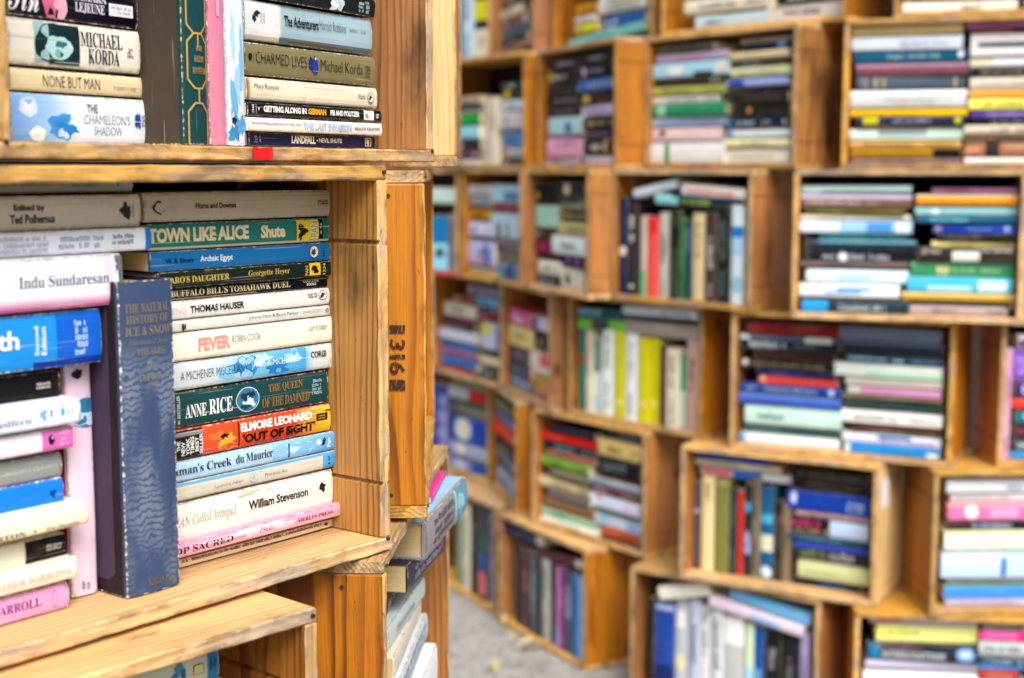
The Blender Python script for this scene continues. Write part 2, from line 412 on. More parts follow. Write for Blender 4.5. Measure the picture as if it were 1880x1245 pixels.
# ------------------------------------------------------------------ books
def make_book(L, T, D, col, style='gloss', side=None, decals=(), seed=0, hard=False, flap=None):
    """local axes: x along the spine, z through the thickness, spine at y=0, fore edge at y=D"""
    rng = random.Random(seed)
    th = min(.0022, T*.16) if hard else min(.0005, T*.06)
    kb = min(.0026, T*.13) if hard else min(.0017, T*.09); pw = 2. if hard else 4.
    ys = lambda z: kb*abs(2*z/T-1)**pw
    C = lin(col); CS = lin(side) if side else C
    zf = [0, .035, .12, .3, .5, .7, .88, .965, 1]
    wz = [1, .8, .12, 0, 0, 0, .12, .8, 1]
    q1, q2 = kb+.0035, D-.003
    outer = [(D, 0), (q2, 0), (q1, 0)] + [(ys(f*T), f*T) for f in zf] + [(q1, T), (q2, T), (D, T)]
    inner = [(D, th), (q2, th), (q1, th)] + [(kb+th+.0004, min(max(f*T, th), T-th)) for f in zf] + [(q1, T-th), (q2, T-th), (D, T-th)]
    wz = [.8, 0, 0] + wz + [0, 0, .8]
    xs = [0, .0012, .005, L*.28, L*.5, L*.75, L-.005, L-.0012, L]
    wx = [1, .75, .1, 0, 0, 0, .1, .75, 1]
    bow = rng.uniform(-.0007, .0007) if not hard else 0
    vs, wr, fs, cs = [], [], [], []
    m = len(outer)
    wob = [rng.uniform(-.0003, .0003) for _ in xs]
    for x, wv, wo in zip(xs, wx, wob):
        b = bow*(1-(2*x/L-1)**2)
        for i, (y, z) in enumerate(outer):
            vs.append((x + (0 if 0 < x < L else (.0012 if not hard else 0)*(abs(2*z/T-1)**4)*(1 if x == 0 else -1)*.6), y+b*(1-y/D)+(wo if y < .01 else 0), z)); wr.append(max(wv, wz[i]))
        for (y, z) in inner: vs.append((x, y+b*(1-y/D), z)); wr.append(.3)
    n2 = 2*m; mb = MB()
    ca, fa = [], []
    for i in range(len(xs)-1):
        o, p = i*n2, (i+1)*n2
        for j in range(m-1):
            fa.append((o+j, p+j, p+j+1, o+j+1)); ca.append(C if 2 <= j <= m-4 else CS)
            fa.append((o+m+j, o+m+j+1, p+m+j+1, p+m+j)); ca.append(CS)
        for a, b2 in ((0, m), (m-1, n2-1)):
            fa.append((o+a, o+b2, p+b2, p+a)); ca.append(CS)
    for o in (0, (len(xs)-1)*n2):
        for j in range(m-1):
            f = (o+j, o+j+1, o+m+j+1, o+m+j); fa.append(f if o == 0 else f[::-1]); ca.append(C)
    mb.v = vs; mb.w = wr; mb.f = [list(f) for f in fa]; mb.c = ca; mb.mi = [0]*len(fa); mb.gc = [(0, 0, 0)]*len(vs)
    lay = [0]
    def surf(x, z, k=0): 
        b = bow*(1-(2*x/L-1)**2)
        return (x, ys(min(max(z, 0), T)) + b - .0003 - lay[0]*.00004 - .0002, z)
    def put(poly2, faces, c):
        lay[0] += 1
        mb.add([surf(x, z) for x, z in poly2], faces, c)
    def rect(s0, s1, z0, z1, c, c2=None, grad='x'):
        lay[0] += 1
        zz = [z0+(z1-z0)*i/8 for i in range(9)]; xx = [s0+(s1-s0)*i/4 for i in range(5)]
        pts = [surf(x*L, z*T) for x in xx for z in zz]; fcs = []; cols = []
        C1 = lin(c); C2 = lin(c2) if c2 else C1
        def cc(i, j):
            q = i/4 if grad == 'x' else j/8
            return tuple(C1[n]*(1-q)+C2[n]*q for n in range(4))
        for i in range(4):
            for j in range(8):
                fcs.append((i*9+j, (i+1)*9+j, (i+1)*9+j+1, i*9+j+1)); cols.append([cc(i, j), cc(i+1, j), cc(i+1, j+1), cc(i, j+1)])
        o = len(mb.v); mb.v += pts; mb.w += [0]*len(pts); mb.gc += [(0, 0, 0)]*len(pts)
        for f, c_ in zip(fcs, cols): mb.f.append([o+q for q in f]); mb.c.append(c_); mb.mi.append(0)
    def blob(s, z, rx, rz, c, irr=0., c2=None):
        n = 22; pts = [(s*L, z*T)]; ph = rng.uniform(0, 9)
        for i in range(n):
            a = 2*math.pi*i/n; k = 1+irr*(mnoise.noise((math.cos(a)*1.7+ph, math.sin(a)*1.7, ph)))*1.6
            pts.append((s*L+math.cos(a)*rx*L*k, min(max(z*T+math.sin(a)*rz*T*k, .02*T), .98*T)))
        lay[0] += 1; o = len(mb.v); mb.v += [surf(x, q) for x, q in pts]; mb.w += [0]*len(pts); mb.gc += [(0, 0, 0)]*len(pts)
        ci = lin(c); ce = lin(c2) if c2 else ci
        for i in range(n): mb.f.append([o, o+1+i, o+1+(i+1) % n]); mb.c.append([ci, ce, ce]); mb.mi.append(0)
    def ring(s0, s1, z0, z1, cut, tk, c):      # octagon outline
        x0, x1, q0, q1 = s0*L, s1*L, z0*T, z1*T; k = cut*(q1-q0); t = tk*(q1-q0)
        def octa(e):
            a0, a1, b0, b1, kk = x0+e, x1-e, q0+e, q1-e, k-e*.3
            return [(a0+kk, b0), (a1-kk, b0), (a1, b0+kk), (a1, b1-kk), (a1-kk, b1), (a0+kk, b1), (a0, b1-kk), (a0, b0+kk)]
        pts = [(min(max(x, 0), L), z) for x, z in octa(0)+octa(t)]
        put(pts, [(i, (i+1) % 8, 8+(i+1) % 8, 8+i) for i in range(8)], lin(c))
    def txt(body, c, s0, s1, z0, z1, st='b', rot=0):
        tv, tf = text_mesh(body, st); out = []
        for a, b in tv:
            if rot == 90: a, b = 1-b, a        # reads bottom to top
            if rot == -90: a, b = b, 1-a       # reads top to bottom
            out.append(((s0+(s1-s0)*a)*L, (z0+(z1-z0)*b)*T))
        put(out, tf, lin(c))
    def scrib(c, s0, s1, z0, z1, rows=1):      # letter-like marks too small to read
        s0, s1 = max(.02, s0), min(.98, s1); rows = int(rows); rh = (z1-z0)/rows
        for r in range(rows):
            x = s0; lo = z0+rh*(r+.12); hi = z0+rh*(r+.88); hh = (hi-lo)*T
            if rows > 1: x += rng.uniform(0, .08)*(s1-s0)
            pts, fcs = [], []
            while x < s1:
                wl = hh*rng.uniform(.28, .6)/L
                if rng.random() < .14: x += hh*.5/L; continue
                if x+wl > s1: break
                a = lo*T+hh*rng.choice((0, 0, .05, -.1)); b = hi*T-hh*rng.choice((0, .25, .3, .05))
                k = rng.choice((0, 1, 2)); tw = wl*L*.32; xa, xb = x*L, (x+wl)*L; th_ = hh*.22
                qs = {0: [(xa, a, xa+tw, b), (xa, b-th_, xb, b), (xb-tw, a, xb, b)], 1: [(xa, a, xa+tw, b), (xa, a, xb, a+th_), (xa, (a+b)/2, xb, (a+b)/2+th_)],
                      2: [(xa, a, xb, a+th_), (xa, b-th_, xb, b), (xa, a, xa+tw, b), (xb-tw, a, xb, b)]}[k]
                for (p0, q0, p1, q1) in qs:
                    i = len(pts); pts += [(p0, q0), (p1, q0), (p1, q1), (p0, q1)]; fcs.append((i, i+1, i+2, i+3))
                x += wl + hh*.14/L
            if pts: put(pts, fcs, lin(c))
    decals = [d for d in decals if d[0] != 'r' or d[2]-d[1] > .002]
    api = {'r': rect, 'o': blob, 't': txt, 's': scrib, 'g': ring}
    for d in decals:
        api[d[0]](*d[1:])
    if flap:  # lighter jacket panel, reflections on its plastic put into the colour
        zz = -.0004; mb.add([(.0, kb+.012, zz), (L*.93, kb+.012, zz), (L*.955, kb+.02, zz), (L*.955, D-.02, zz), (0, D-.02, zz)], [(0, 4, 3, 2, 1)], lin(flap))
    cover = mb.mesh('cover', [M[style]])
    e = .003 if hard else .0003; fe = .004 if hard else .0004
    g = .00015
    y0 = kb+th+.0006; y1 = D-fe; z0 = th+g; z1 = T-th-g
    pv = []; nx = 2; 
    for x in (e, L-e):
        for y in (y0, y0+.003, y1-.002, y1):
            dz = .0006*T/.03 if y == y1 else 0
            pv += [(x, y, z0+dz), (x, y, z1-dz)]
    pf = []
    for i in range(3):
        a = 2*i
        pf += [(a, a+2, a+3, a+1), (8+a, 8+a+1, 8+a+3, 8+a+2), (a, 8+a, 8+a+2, a+2), (a+1, a+3, 8+a+3, 8+a+1)]
    pf += [(0, 1, 9, 8), (6, 14, 15, 7)]
    pm = bpy.data.meshes.new('page_block'); pm.from_pydata(pv, [], pf); pm.materials.append(M['page'])
    return cover, pm

NAMES = [('f4f2ee', 'white'), ('ece2c8', 'cream'), ('e4d090', 'cream-yellow'), ('c8b088', 'tan'), ('a8a49c', 'grey'), ('c8ccd0', 'pale grey'), ('6c6a68', 'dark grey'),
         ('18161a', 'black'), ('16203c', 'navy'), ('1e4a9c', 'royal blue'), ('2a80d0', 'bright blue'), ('9cc8e8', 'light blue'), ('8a9cc8', 'slate blue'), ('48607c', 'blue-grey'),
         ('1c6078', 'teal'), ('70c8c8', 'turquoise'), ('c4e0d8', 'pale mint'), ('204038', 'dark green'), ('2c9c60', 'green'), ('98b868', 'moss green'), ('d8d820', 'lime yellow'),
         ('f0c020', 'yellow'), ('e09830', 'orange-gold'), ('a88830', 'dull gold'), ('8a7848', 'olive'), ('6a4028', 'brown'), ('8a7060', 'taupe'), ('701828', 'dark red'), ('d03030', 'red'), ('e87870', 'coral'),
         ('e070b0', 'pink'), ('f0c8d8', 'pale pink'), ('a03070', 'magenta'), ('503868', 'purple'), ('c8bce0', 'lilac'), ('8a5868', 'mauve'), ('3a2c30', 'dark brown'), ('c86428', 'rust orange')]
def cname(h):
    r = [int(h[i:i+2], 16) for i in (0, 2, 4)]
    return min(NAMES, key=lambda n: sum((int(n[0][2*i:2*i+2], 16)-r[i])**2*(2, 3, 2)[i] for i in range(3)))[1]
ORD = ['zeroth', 'first', 'second', 'third', 'fourth', 'fifth', 'sixth', 'seventh', 'eighth', 'ninth', 'tenth', 'eleventh', 'twelfth', 'thirteenth', 'fourteenth', 'fifteenth', 'sixteenth', 'seventeenth']

BOOKS = []                     # collected first; the smallest beyond 300 become one mass
def queue(c, u, v, roll, d, L, T, D, col, area, label, **kw):
    kw['seed'] = len(BOOKS)+1
    BOOKS.append(dict(c=c, u=u, v=v, roll=roll, d=d, L=L, T=T, D=D, col=col, area=area, label=label, **kw))

def lum(h): return sum(int(h[i:i+2], 16)*k for i, k in ((0, .3), (2, .59), (4, .11)))
def auto_decals(col, rng, upright=False):
    ds = []; dark = lum(col) < 120
    ink = rng.choice(('e8e4dc', 'd8c890', 'c8d0dc', 'f0f0f0')) if dark else rng.choice(('2a2a34', '5a4a48', '24406c', '8a2c34', '6c6c74'))
    k = rng.random()
    if k < .3:
        a = rng.uniform(.02, .1); ds.append(('r', a, a+rng.uniform(.03, .12), .02, .98, rng.choice(('e8e8e8', '28324c', 'c03c3c', '4c8cc0', 'd8b040', col))))
    if rng.random() < .25:
        a = rng.uniform(.6, .8); ds.append(('r', a, a+rng.uniform(.08, .2), .02, .98, rng.choice(('dfe6ea', '1e2a3c', '6ca0c4', 'c8a068'))))
    if k < .85:
        a = rng.uniform(.1, .25); b = a+rng.uniform(.25, .4)
        ds.append(('s', ink, a, b, .25, .75))
        if rng.random() < .6: ds.append(('s', ink, b+.06, min(.9, b+rng.uniform(.2, .3)), .32, .68))
    if rng.random() < .5: ds.append(('o', rng.uniform(.9, .95), .5, .018, .25, ink, .2))
    return ds

PR = random.Random(99)
def parse(opts, col=None):
    ds = []
    for o in opts.split(';'):
        p = o.split(',')
        if p[0] == 'none':
            if PR.random() < .85 and col:
                q = [int(col[i:i+2], 16) for i in (0, 2, 4)]; sg = -1 if sum(q) > 330 else 1; am = PR.randint(70, 140)*sg
                ink = ''.join('%02x' % max(0, min(255, v+am+PR.randint(-15, 15))) for v in q); a = PR.uniform(.06, .3)
                ds.append(('s', ink, a, a+PR.uniform(.25, .5), .25, .75))
                if PR.random() < .5: ds.append(('s', ink, min(.8, a+.55), .95, .32, .68))
            continue
        a = []
        for q in p[1:]:
            try:
                if len(q) == 6 and all(ch in '0123456789abcdefABCDEF' for ch in q): raise ValueError
                a.append(float(q))
            except ValueError: a.append(q)
        ds.append((p[0], *a))
    return ds

DEEP = {'R4d': .05, 'R1d': .03, 'R2e': .025, 'R3d': .02, 'R4e': .03, 'R5d': .03, 'R0d': .03, 'R0e': .03, 'R5c': .03}
def lying(key, pile, xref, rows, d0=None, dep=(.105, .14), snap=True):
    d0 = DEEP.get(key, .016) if d0 is None else d0
    """a pile of flat books: ytop ybottom xleft xright colour [marks]"""
    c = CR[key]; rng = random.Random(key+pile); lines = [r.split(None, 5) for r in rows.strip().split('\n')]
    for i, r in enumerate(lines):
        yt, yb, xl, xr = map(float, r[:4]); col = r[4]
        d = max(.0015, d0 + rng.uniform(-.006, .005))
        u0 = pl(c, xl, (yt+yb)/2, d)[0]; u1 = pl(c, xr, (yt+yb)/2, d)[0]
        v1 = pl(c, xref, yt, d)[1]; v0 = pl(c, xref, yb, d)[1]
        u0 = max(u0, .0135); u1 = min(u1, c.W-.0135) if u1 > .1 else u1
        if snap and i == len(lines)-1: v0 = c.tb+.0004
        v0 = max(v0, c.tb+.0004); v1 = min(v1, c.z1-c.z0-c.tb-.003)
        if v1-v0 < .003: continue
        dec = parse(r[5], col) if len(r) > 5 else auto_decals(col, rng)
        hard = rng.random() < .5
        where = f'{pile} pile' if pile != 'only' else 'pile'
        nth = 'at top of' if i == 0 else ('at bottom of' if i == len(lines)-1 else f'{ORD[i+1]} from top in')
        queue(c, u0, v0+.0002, 0, d, max(.04, u1-u0), max(.0035, v1-v0-.0013), min(c.D-.012-d, rng.uniform(*dep)), col, (xr-xl)*(yb-yt),
              f'{cname(col)} book {nth} the {where}, {c.nick}', decals=dec, hard=hard, style=rng.choice(('gloss', 'matt', 'matt')) if not hard else rng.choice(('gloss', 'cloth', 'matt')), yaw=rng.uniform(-1.6, 1.6), tilt=rng.uniform(-.25, .25))
def standing(key, rows, d0=None, yref=None):
    d0 = DEEP.get(key, .016) if d0 is None else d0
    """upright books: xleft xright ytop ybottom colour [marks]"""
    c = CR[key]; rng = random.Random(key+'up'); lines = [r.split(None, 5) for r in rows.strip().split('\n')]
    for i, r in enumerate(lines):
        xl, xr, yt, yb = map(float, r[:4]); col = r[4]; d = max(.0015, d0 + rng.uniform(-.006, .005))
        ym = (yt+yb)/2
        u0 = pl(c, xl, ym, d)[0]; u1 = pl(c, xr, ym, d)[0]; xm = (xl+xr)/2
        v1 = pl(c, xm, yt, d)[1]; v0 = c.tb+.0008
        u0 = max(u0, .0135)
        dec = parse(r[5], col) if len(r) > 5 else auto_decals(col, rng)
        hard = rng.random() < .6
        nth = ORD[i+1]+' from left' if i < len(lines)-1 else 'last at right'
        queue(c, u0+.0003, v1, -90, d, v1-v0, max(.005, u1-u0-.0008), min(c.D-.012-d, rng.uniform(.12, .16)), col, (xr-xl)*(yb-yt),
              f'{cname(col)} upright book, {nth}, {c.nick}', decals=dec, hard=hard, style=rng.choice(('gloss', 'cloth', 'matt')), yaw=0)
def slanted(key, x0, y0, x1, y1, tpx, col, look, d=.014, decals=None, dep=.14):
    """a book lying askew, lower edge from (x0,y0) to (x1,y1), tpx thick in the picture"""
    c = CR[key]; a = pl(c, x0, y0, d); b = pl(c, x1, y1, d); e = pl(c, x0, y0-tpx, d)
    L = math.hypot(b[0]-a[0], b[1]-a[1]); roll = math.degrees(math.atan2(b[1]-a[1], b[0]-a[0]))
    rng = random.Random(key+look)
    queue(c, a[0], a[1], roll, d, L, e[1]-a[1], min(c.D-.012-d, dep), col, abs(x1-x0)*tpx, f'{look}, {c.nick}', decals=decals if decals is not None else auto_decals(col, rng), hard=rng.random() < .5, style='gloss', yaw=0)


standing('R0a', """
838 846 -70 133 1f4a75
847 868 -60 133 c8dcea none
869 898 -50 132 1c2448 r,.3,.52,.05,.95,dcd818;r,.62,.99,.05,.95,e4dcc8;o,.75,.5,.05,.3,c88ca0,.3
""")
lying('R0b', 'only', 945, """
-12 8 922 975 6a6670
10 27 918 960 e4dcc8 none
30 46 925 976 8c7484
48 64 922 975 6c7c90
66 76 922 970 2c2830
78 90 925 976 b89aa4
90 108 922 976 8494a4
""")
lying('R0c', 'left', 1075, snap=False, rows="""
6 27 1058 1092 c89a20
29 41 1056 1094 e0dce0
42 60 1056 1096 d8dc10
""")
lying('R0c', 'right', 1140, snap=False, rows="""
-14 20 1100 1184 e4e6e0 s,8a9094,.1,.85,.1,.9,3
20 25 1105 1184 145868 none
25 58 1108 1185 1a70b0 s,dce8f4,.05,.35,.15,.85,2
""")
slanted('R0c', 1044, 92, 1184, 55, 17, '84cccc', 'turquoise book flat along the shelf, under both piles', decals=[('s', '4a9cb0', .3, .6, .3, .7)])
lying('R0d', 'left', 1330, """
-6 20 1257 1408 dcd8cc none
25 47 1276 1406 c0d4dc
""")
lying('R0d', 'right', 1475, """
-14 3 1425 1545 1c2c34
4 28 1406 1546 dad8d6 s,5a5a60,.25,.75,.3,.7
""")
lying('R0e', 'left', 1760, """
-14 -1 1656 1862 1c3a30
1 20 1656 1868 ece6da s,4a4844,.5,.7,.15,.8,2
""")
lying('R0e', 'right', 1890, """
-10 18 1872 1955 34403c
""")
lying('R1a', 'left', 860, """
176 191 815 881 b8a88c
192 200 818 880 2c5868
201 209 818 880 98948c
210 228 815 882 18a850 none
231 255 812 881 9cd4e0 none
257 275 815 880 3c3440
276 292 815 880 7c4858
294 317 800 882 e4e6e0 none
""")
standing('R1a', """
883 897 182 318 d8ccb8 none
898 912 178 318 dcd4c4 none
""")
lying('R1a', 'right', 940, """
150 164 920 962 34483c
166 180 926 960 3c4034 r,0,.3,.02,.98,c8b010
183 202 925 962 c4d0d8
204 236 918 962 c4c0c0
240 270 924 962 6a94c0
272 290 926 962 b4b8c4
292 311 920 960 3c4844
""")
lying('R1b', 'left', 1035, """
108 124 1006 1060 1c161c s,c0b8c8,.3,.85,.2,.8
128 152 1006 1062 1c1010
156 172 1005 1064 201c24
173 194 1005 1064 141014 s,a09c9c,.2,.9,.3,.7
196 212 1006 1066 241828 s,a88cb0,.2,.8,.3,.7
214 248 1007 1070 b8d4dc o,.6,.4,.12,.3,3c80b8,.4
252 288 1004 1068 e0b0cc s,a890b0,.2,.8,.55,.8
290 311 1002 1070 c8c0dc
""")
lying('R1b', 'right', 1095, """
96 114 1062 1122 18161c s,c8b8c8,.3,.8,.3,.7
117 141 1064 1124 141218 o,.15,.5,.06,.35,d0ccd4,.2;s,b0acb8,.3,.8,.3,.7
144 166 1064 1125 1e78c0
167 190 1064 1125 18141c o,.2,.45,.1,.35,d0b040,.3;s,a02028,.5,.8,.35,.7
193 213 1068 1127 d0bcdc s,a07c9c,.2,.8,.3,.7
215 236 1070 1126 1c1a2c
237 251 1070 1126 4a3860 s,c0b0d0,.1,.8,.3,.7
254 284 1072 1126 241418
287 306 1060 1127 d4c8e0
""")
lying('R1c', 'left', 1250, """
82 96 1210 1312 6c6c5c s,3c3c38,.2,.9,.1,.9
97 112 1205 1338 c8b4d4 s,d87898,.3,.7,.3,.7
114 142 1190 1340 b4dce8 r,.55,.8,.02,.3,1c3c50;o,.3,.5,.1,.3,eef0ee,.4;o,.9,.5,.08,.4,e4e0d4,.2
145 156 1200 1318 4c4030
158 174 1196 1330 b8bc6c none
175 189 1194 1318 ece4e0 none
190 214 1194 1332 2c9c70 r,.08,.2,.05,.95,a0d0b8
215 232 1192 1330 b4c8e0 s,6c84b4,.1,.9,.3,.7
234 258 1192 1322 e8d0d0 o,.15,.6,.04,.25,2c2c2c,.3
261 303 1186 1330 e4e6e8 r,.2,.27,.05,.95,58a040
""")
lying('R1c', 'right', 1390, """
70 79 1360 1452 a89484
80 90 1362 1452 283444
93 108 1342 1448 dcccac none
111 121 1344 1430 70685c
122 140 1342 1450 dcdcb8 s,8c8870,.1,.8,.3,.7
143 158 1332 1450 a8b4e0 r,.05,.3,.1,.9,2454b8
168 189 1344 1446 2c2428 s,7c7470,.2,.9,.3,.6
192 212 1346 1446 2c3824 o,.3,.5,.04,.3,d89868,.2
213 235 1336 1446 14304c
237 252 1336 1450 e0e4e8 o,.05,.5,.04,.4,40a0c8,.2
254 270 1326 1450 e8e4bc none
272 302 1330 1448 ece8e0 s,b8b498,.1,.8,.3,.6
""")
lying('R1d', 'left', 1660, """
45 64 1556 1768 e8d4a0 r,0,1,.75,.98,f0e8c8
65 91 1553 1768 dce4f0 s,a89cb4,.43,.7,.15,.7,2;s,b8b8c0,.72,.9,.3,.6
92 114 1568 1774 126c8c s,b8d0c8,.3,.78,.3,.7;o,.95,.6,.025,.35,e0e4e4,.1
116 138 1572 1777 8c5a6c r,0,1,.72,.98,b08ca4
141 163 1573 1772 5c6c7c r,.06,.1,.02,.98,8c9090;r,.16,.2,.02,.98,a89c88;r,.24,.27,.02,.98,a89c88;r,.9,.92,.02,.98,c8bc98
165 197 1560 1775 d0d2d4 r,0,1,.75,.98,eef0f4;s,b4b4b4,.3,.75,.15,.65,2
200 213 1561 1776 ecc414 s,b89010,.05,.6,.4,.6
214 228 1573 1774 182c5c r,.06,.2,.05,.95,c8cc20;s,a8b4d8,.32,.7,.2,.8;r,.9,.95,.05,.9,c8d020
229 235 1580 1765 8c8470 none
236 257 1556 1770 d4ece4 r,.25,.68,.4,.98,9cacac
258 272 1560 1765 d0ac6c none
273 290 1562 1766 b08c14 r,.74,.99,.04,.96,181010;s,7c6010,.03,.7,.3,.6
291 297 1562 1764 988080 none
""")
lying('R1d', 'right', 1830, """
34 50 1775 1975 e08cd0 none
51 58 1780 1975 b06468 r,.4,1,.05,.95,2c2420
60 103 1782 1985 e8e4e4 r,.07,1,.4,.6,1c3c60
105 123 1780 1985 dcdcc0 r,.22,1,.1,.9,e0e4ec
124 139 1783 1985 1c1814 s,a89c90,.08,.5,.2,.8
141 164 1780 1985 d4ccbc s,b0a898,.1,.6,.3,.6
165 179 1778 1985 f0b050 none
180 201 1778 1985 f0ec78 none
203 217 1782 1985 5c449c s,c8c0e0,.15,.7,.3,.7
218 228 1790 1985 3c4448
229 246 1770 1985 d8ccbc none
247 258 1772 1985 8c7868 none
260 287 1770 1985 b07c60 r,.2,.33,.02,.98,383434;s,e0ccb0,.03,.15,.3,.7;s,e0ccb0,.4,.6,.5,.8
289 303 1770 1980 f0ece8 none
""")
lying('R2a', 'only', 812, snap=False, rows="""
344 373 780 835 c8dcd4 none
""")
standing('R2a', """
770 823 396 507 1a88bc r,.5,.98,.03,.97,a8dcec;o,.68,.75,.1,.2,2c4450,.3
824 836 392 508 a09490 none
""")
lying('R2b', 'left', 882, """
340 358 860 900 d4ccd0
359 378 861 900 a4a0a0
382 404 862 901 c89820 none
408 434 862 905 d8d8ec none
442 487 859 908 c8c4e4 o,.7,.5,.2,.4,6484c8,.4;o,.5,.4,.1,.3,d89c98,.4
491 508 865 916 dccca8 none
""")
lying('R2b', 'right', 928, """
338 372 898 952 b0d0e0 r,.5,.95,.1,.6,5c8cac
373 389 903 951 9c5464 none
391 438 901 952 b8ccd8 r,.2,.35,.02,.6,6c7478;r,.55,.65,.02,.6,7c8488
440 468 908 951 8c7c80
470 480 912 951 8c8460
482 504 914 951 7c94ac o,.6,.5,.25,.4,3c5c84,.3
""")
lying('R2c', 'left', 998, """
338 372 972 1024 201418 o,.2,.4,.08,.2,c8a820,.3
376 418 964 1028 b4d8c8 r,.03,.12,.05,.95,484c44
421 438 978 1022 503018
440 466 980 1022 8c1848 none
478 503 988 1032 e4e0d4 none
505 521 990 1030 1c3050
""")
lying('R2c', 'right', 1052, """
335 360 1020 1074 1c1418 o,.4,.45,.12,.45,c8b8a4,.3
361 372 1026 1074 101c30
373 385 1028 1074 9c9c84
386 406 1026 1074 20302c
408 433 1026 1075 c4bc88 none
434 470 1013 1078 dce4e4 none
472 490 1030 1072 342044 r,.3,.4,.1,.9,a878c0;r,.7,.8,.1,.9,a878c0
492 525 1030 1070 d8d4c4 o,.3,.5,.12,.25,48504c,.3
""")
standing('R2d', """
1129 1150 362 536 12305c o,.55,.5,.05,.42,e8e0d4,.1
1151 1169 374 540 38303c
1174 1186 396 542 c8bcb0 r,.68,.99,.03,.97,88b888
1187 1207 398 545 e8645c r,.02,.2,.03,.97,dc3c34
1209 1228 390 548 c8c4bc none
1229 1248 386 549 384c3c r,.18,.42,.02,.98,201c1c
1249 1256 400 549 1c7c2c none
1257 1269 405 550 184c68 s,9cb0c8,.1,.4,.3,.7
1270 1293 391 553 dcc8a0 none
1294 1315 390 554 584440 none
1316 1339 392 556 14242c none
1341 1364 375 561 dce8ec r,.22,.33,.03,.97,1c90d0;r,.33,.5,.03,.97,b4d8ec;o,.8,.5,.08,.4,a8cce0,.3
""")
slanted('R2d', 1203, 374, 1336, 386, 20, '14483c', 'dark green book tilted atop the upright row', decals=[('r', 0, .32, .05, .95, '9cd8d8'), ('s', 'b8c464', .36, .8, .2, .8)])
slanted('R2d', 1232, 365, 1366, 376, 10, '1c3c64', 'thin navy book over the tilted dark green one', decals=[])
slanted('R2d', 1250, 358, 1367, 371, 22, 'e8e0d8', 'white book with red lettering, topmost', decals=[('s', 'e07068', .1, .9, .25, .75)])
slanted('R2d', 1164, 364, 1244, 344, 16, 'd4dce4', 'pale grey book propped slanting upward at top left')
lying('R2e', 'left', 1570, """
340 355 1468 1674 d4ecec r,.2,1,.1,.3,2c8c88
356 381 1467 1674 8c6c64 r,0,1,.7,.98,d0c0d4;s,d8d0bc,.05,.55,.2,.6;s,c0b0a0,.58,.72,.2,.5
383 393 1480 1662 6c6418 none
395 404 1467 1672 e4dccc none
405 428 1467 1675 a4ccf0 r,0,.36,.05,.95,e0e4f8;r,.6,.82,.1,.9,5c9cd8;r,.86,.97,.1,.9,e8ecf4
429 439 1505 1668 1c9498 none
440 461 1485 1682 243c50 r,.1,1,.7,.96,6c9cac
462 480 1483 1682 1c2838 o,.33,.5,.045,.48,eef0ee,.05;s,c8ccd8,.12,.28,.2,.8;s,c8ccd8,.4,.78,.15,.85
481 490 1470 1667 8c7474 none
491 494 1478 1667 182434 none
495 520 1480 1668 d8e8f8 r,.3,.65,.3,.6,a8d4f4
521 546 1467 1652 e8f0f4 r,.38,.72,.5,.75,2c98e0;r,.26,.62,.25,.42,2c98e0
551 571 1472 1668 304858 r,0,.25,.05,.95,38a4d8;s,c8d4d8,.35,.8,.15,.7
""")
lying('R2e', 'right', 1790, """
345 356 1711 1868 b07ca0 none
357 377 1682 1871 e8a418 r,0,1,.75,.98,ecd8a8
381 396 1680 1871 9cc8c8 o,.2,.5,.04,.4,e0ecf0,.2
397 410 1685 1868 147090 none
411 429 1713 1868 1450b8 o,.06,.5,.04,.4,a8a0c8,.1;s,88b0e8,.4,.7,.3,.7;o,.88,.5,.04,.4,9cb4e8,.1
430 443 1722 1866 241c1c s,8c8470,.1,.6,.3,.7
444 454 1710 1865 ecdc98 none
455 482 1686 1866 403430 r,.35,.63,.05,.75,dce0d4;s,c8c0b8,.02,.25,.55,.95;s,d8d0c8,.65,.98,.7,.98
483 508 1672 1864 489c6c o,.31,.5,.06,.48,d0d094,.05;s,a8c894,.4,.62,.25,.75;s,a8c894,.68,.88,.25,.75;r,0,1,.8,.98,7cbc98
509 537 1665 1858 58c4d8 r,.2,.62,.05,.4,c8e8ec;r,.68,.95,.05,.8,d4ecf4
538 554 1655 1866 c8a444 r,0,1,.7,.98,ecdca0
562 577 1670 1850 b8a8a8 none
""")
lying('R3a', 'left', 845, """
540 555 828 868 8c4c18
557 583 815 872 dcd4c4 none
584 596 813 870 7c1c54 none
597 607 813 868 201c24
608 628 806 876 d8d8e4 none
630 642 810 872 1c80c8 none
643 659 810 874 b080a8
660 676 810 873 1c80c4 none
677 687 812 868 c03c38 none
""")
lying('R3a', 'right', 900, """
527 546 858 920 8c90b4
547 564 876 920 78b0d0
566 575 878 918 201c28
576 589 878 919 8c2038 none
592 643 884 920 c8d0e0 r,.02,.5,.5,.95,e4d878;r,.75,.98,.03,.97,2460b8
645 652 886 918 1c1c20 none
655 672 884 919 d8ccac none
673 690 888 918 34343c
""")
lying('R3b', 'left', 952, """
568 596 934 976 d05c8c o,.4,.4,.25,.3,dcb0d8,.4
598 637 928 976 e4d494 s,bca868,.2,.8,.3,.7,2
640 664 932 974 383c60 s,d08ca8,.3,.7,.4,.8
667 689 932 974 242c48 s,8cb0d8,.2,.7,.3,.6
691 718 934 975 6c7c98 s,c8d4e4,.2,.9,.1,.9
720 736 934 970 d8a098
""")
lying('R3b', 'right', 990, """
583 607 978 1009 c8bcd4 r,.02,.3,.05,.95,3c4870
609 640 982 1008 1c1818 o,.4,.4,.1,.2,b89c28,.3
645 688 974 1008 dcccc4 r,.5,.98,.4,.9,d8405c
690 722 972 1008 c4985c none
724 742 980 1008 d88088 none
""")
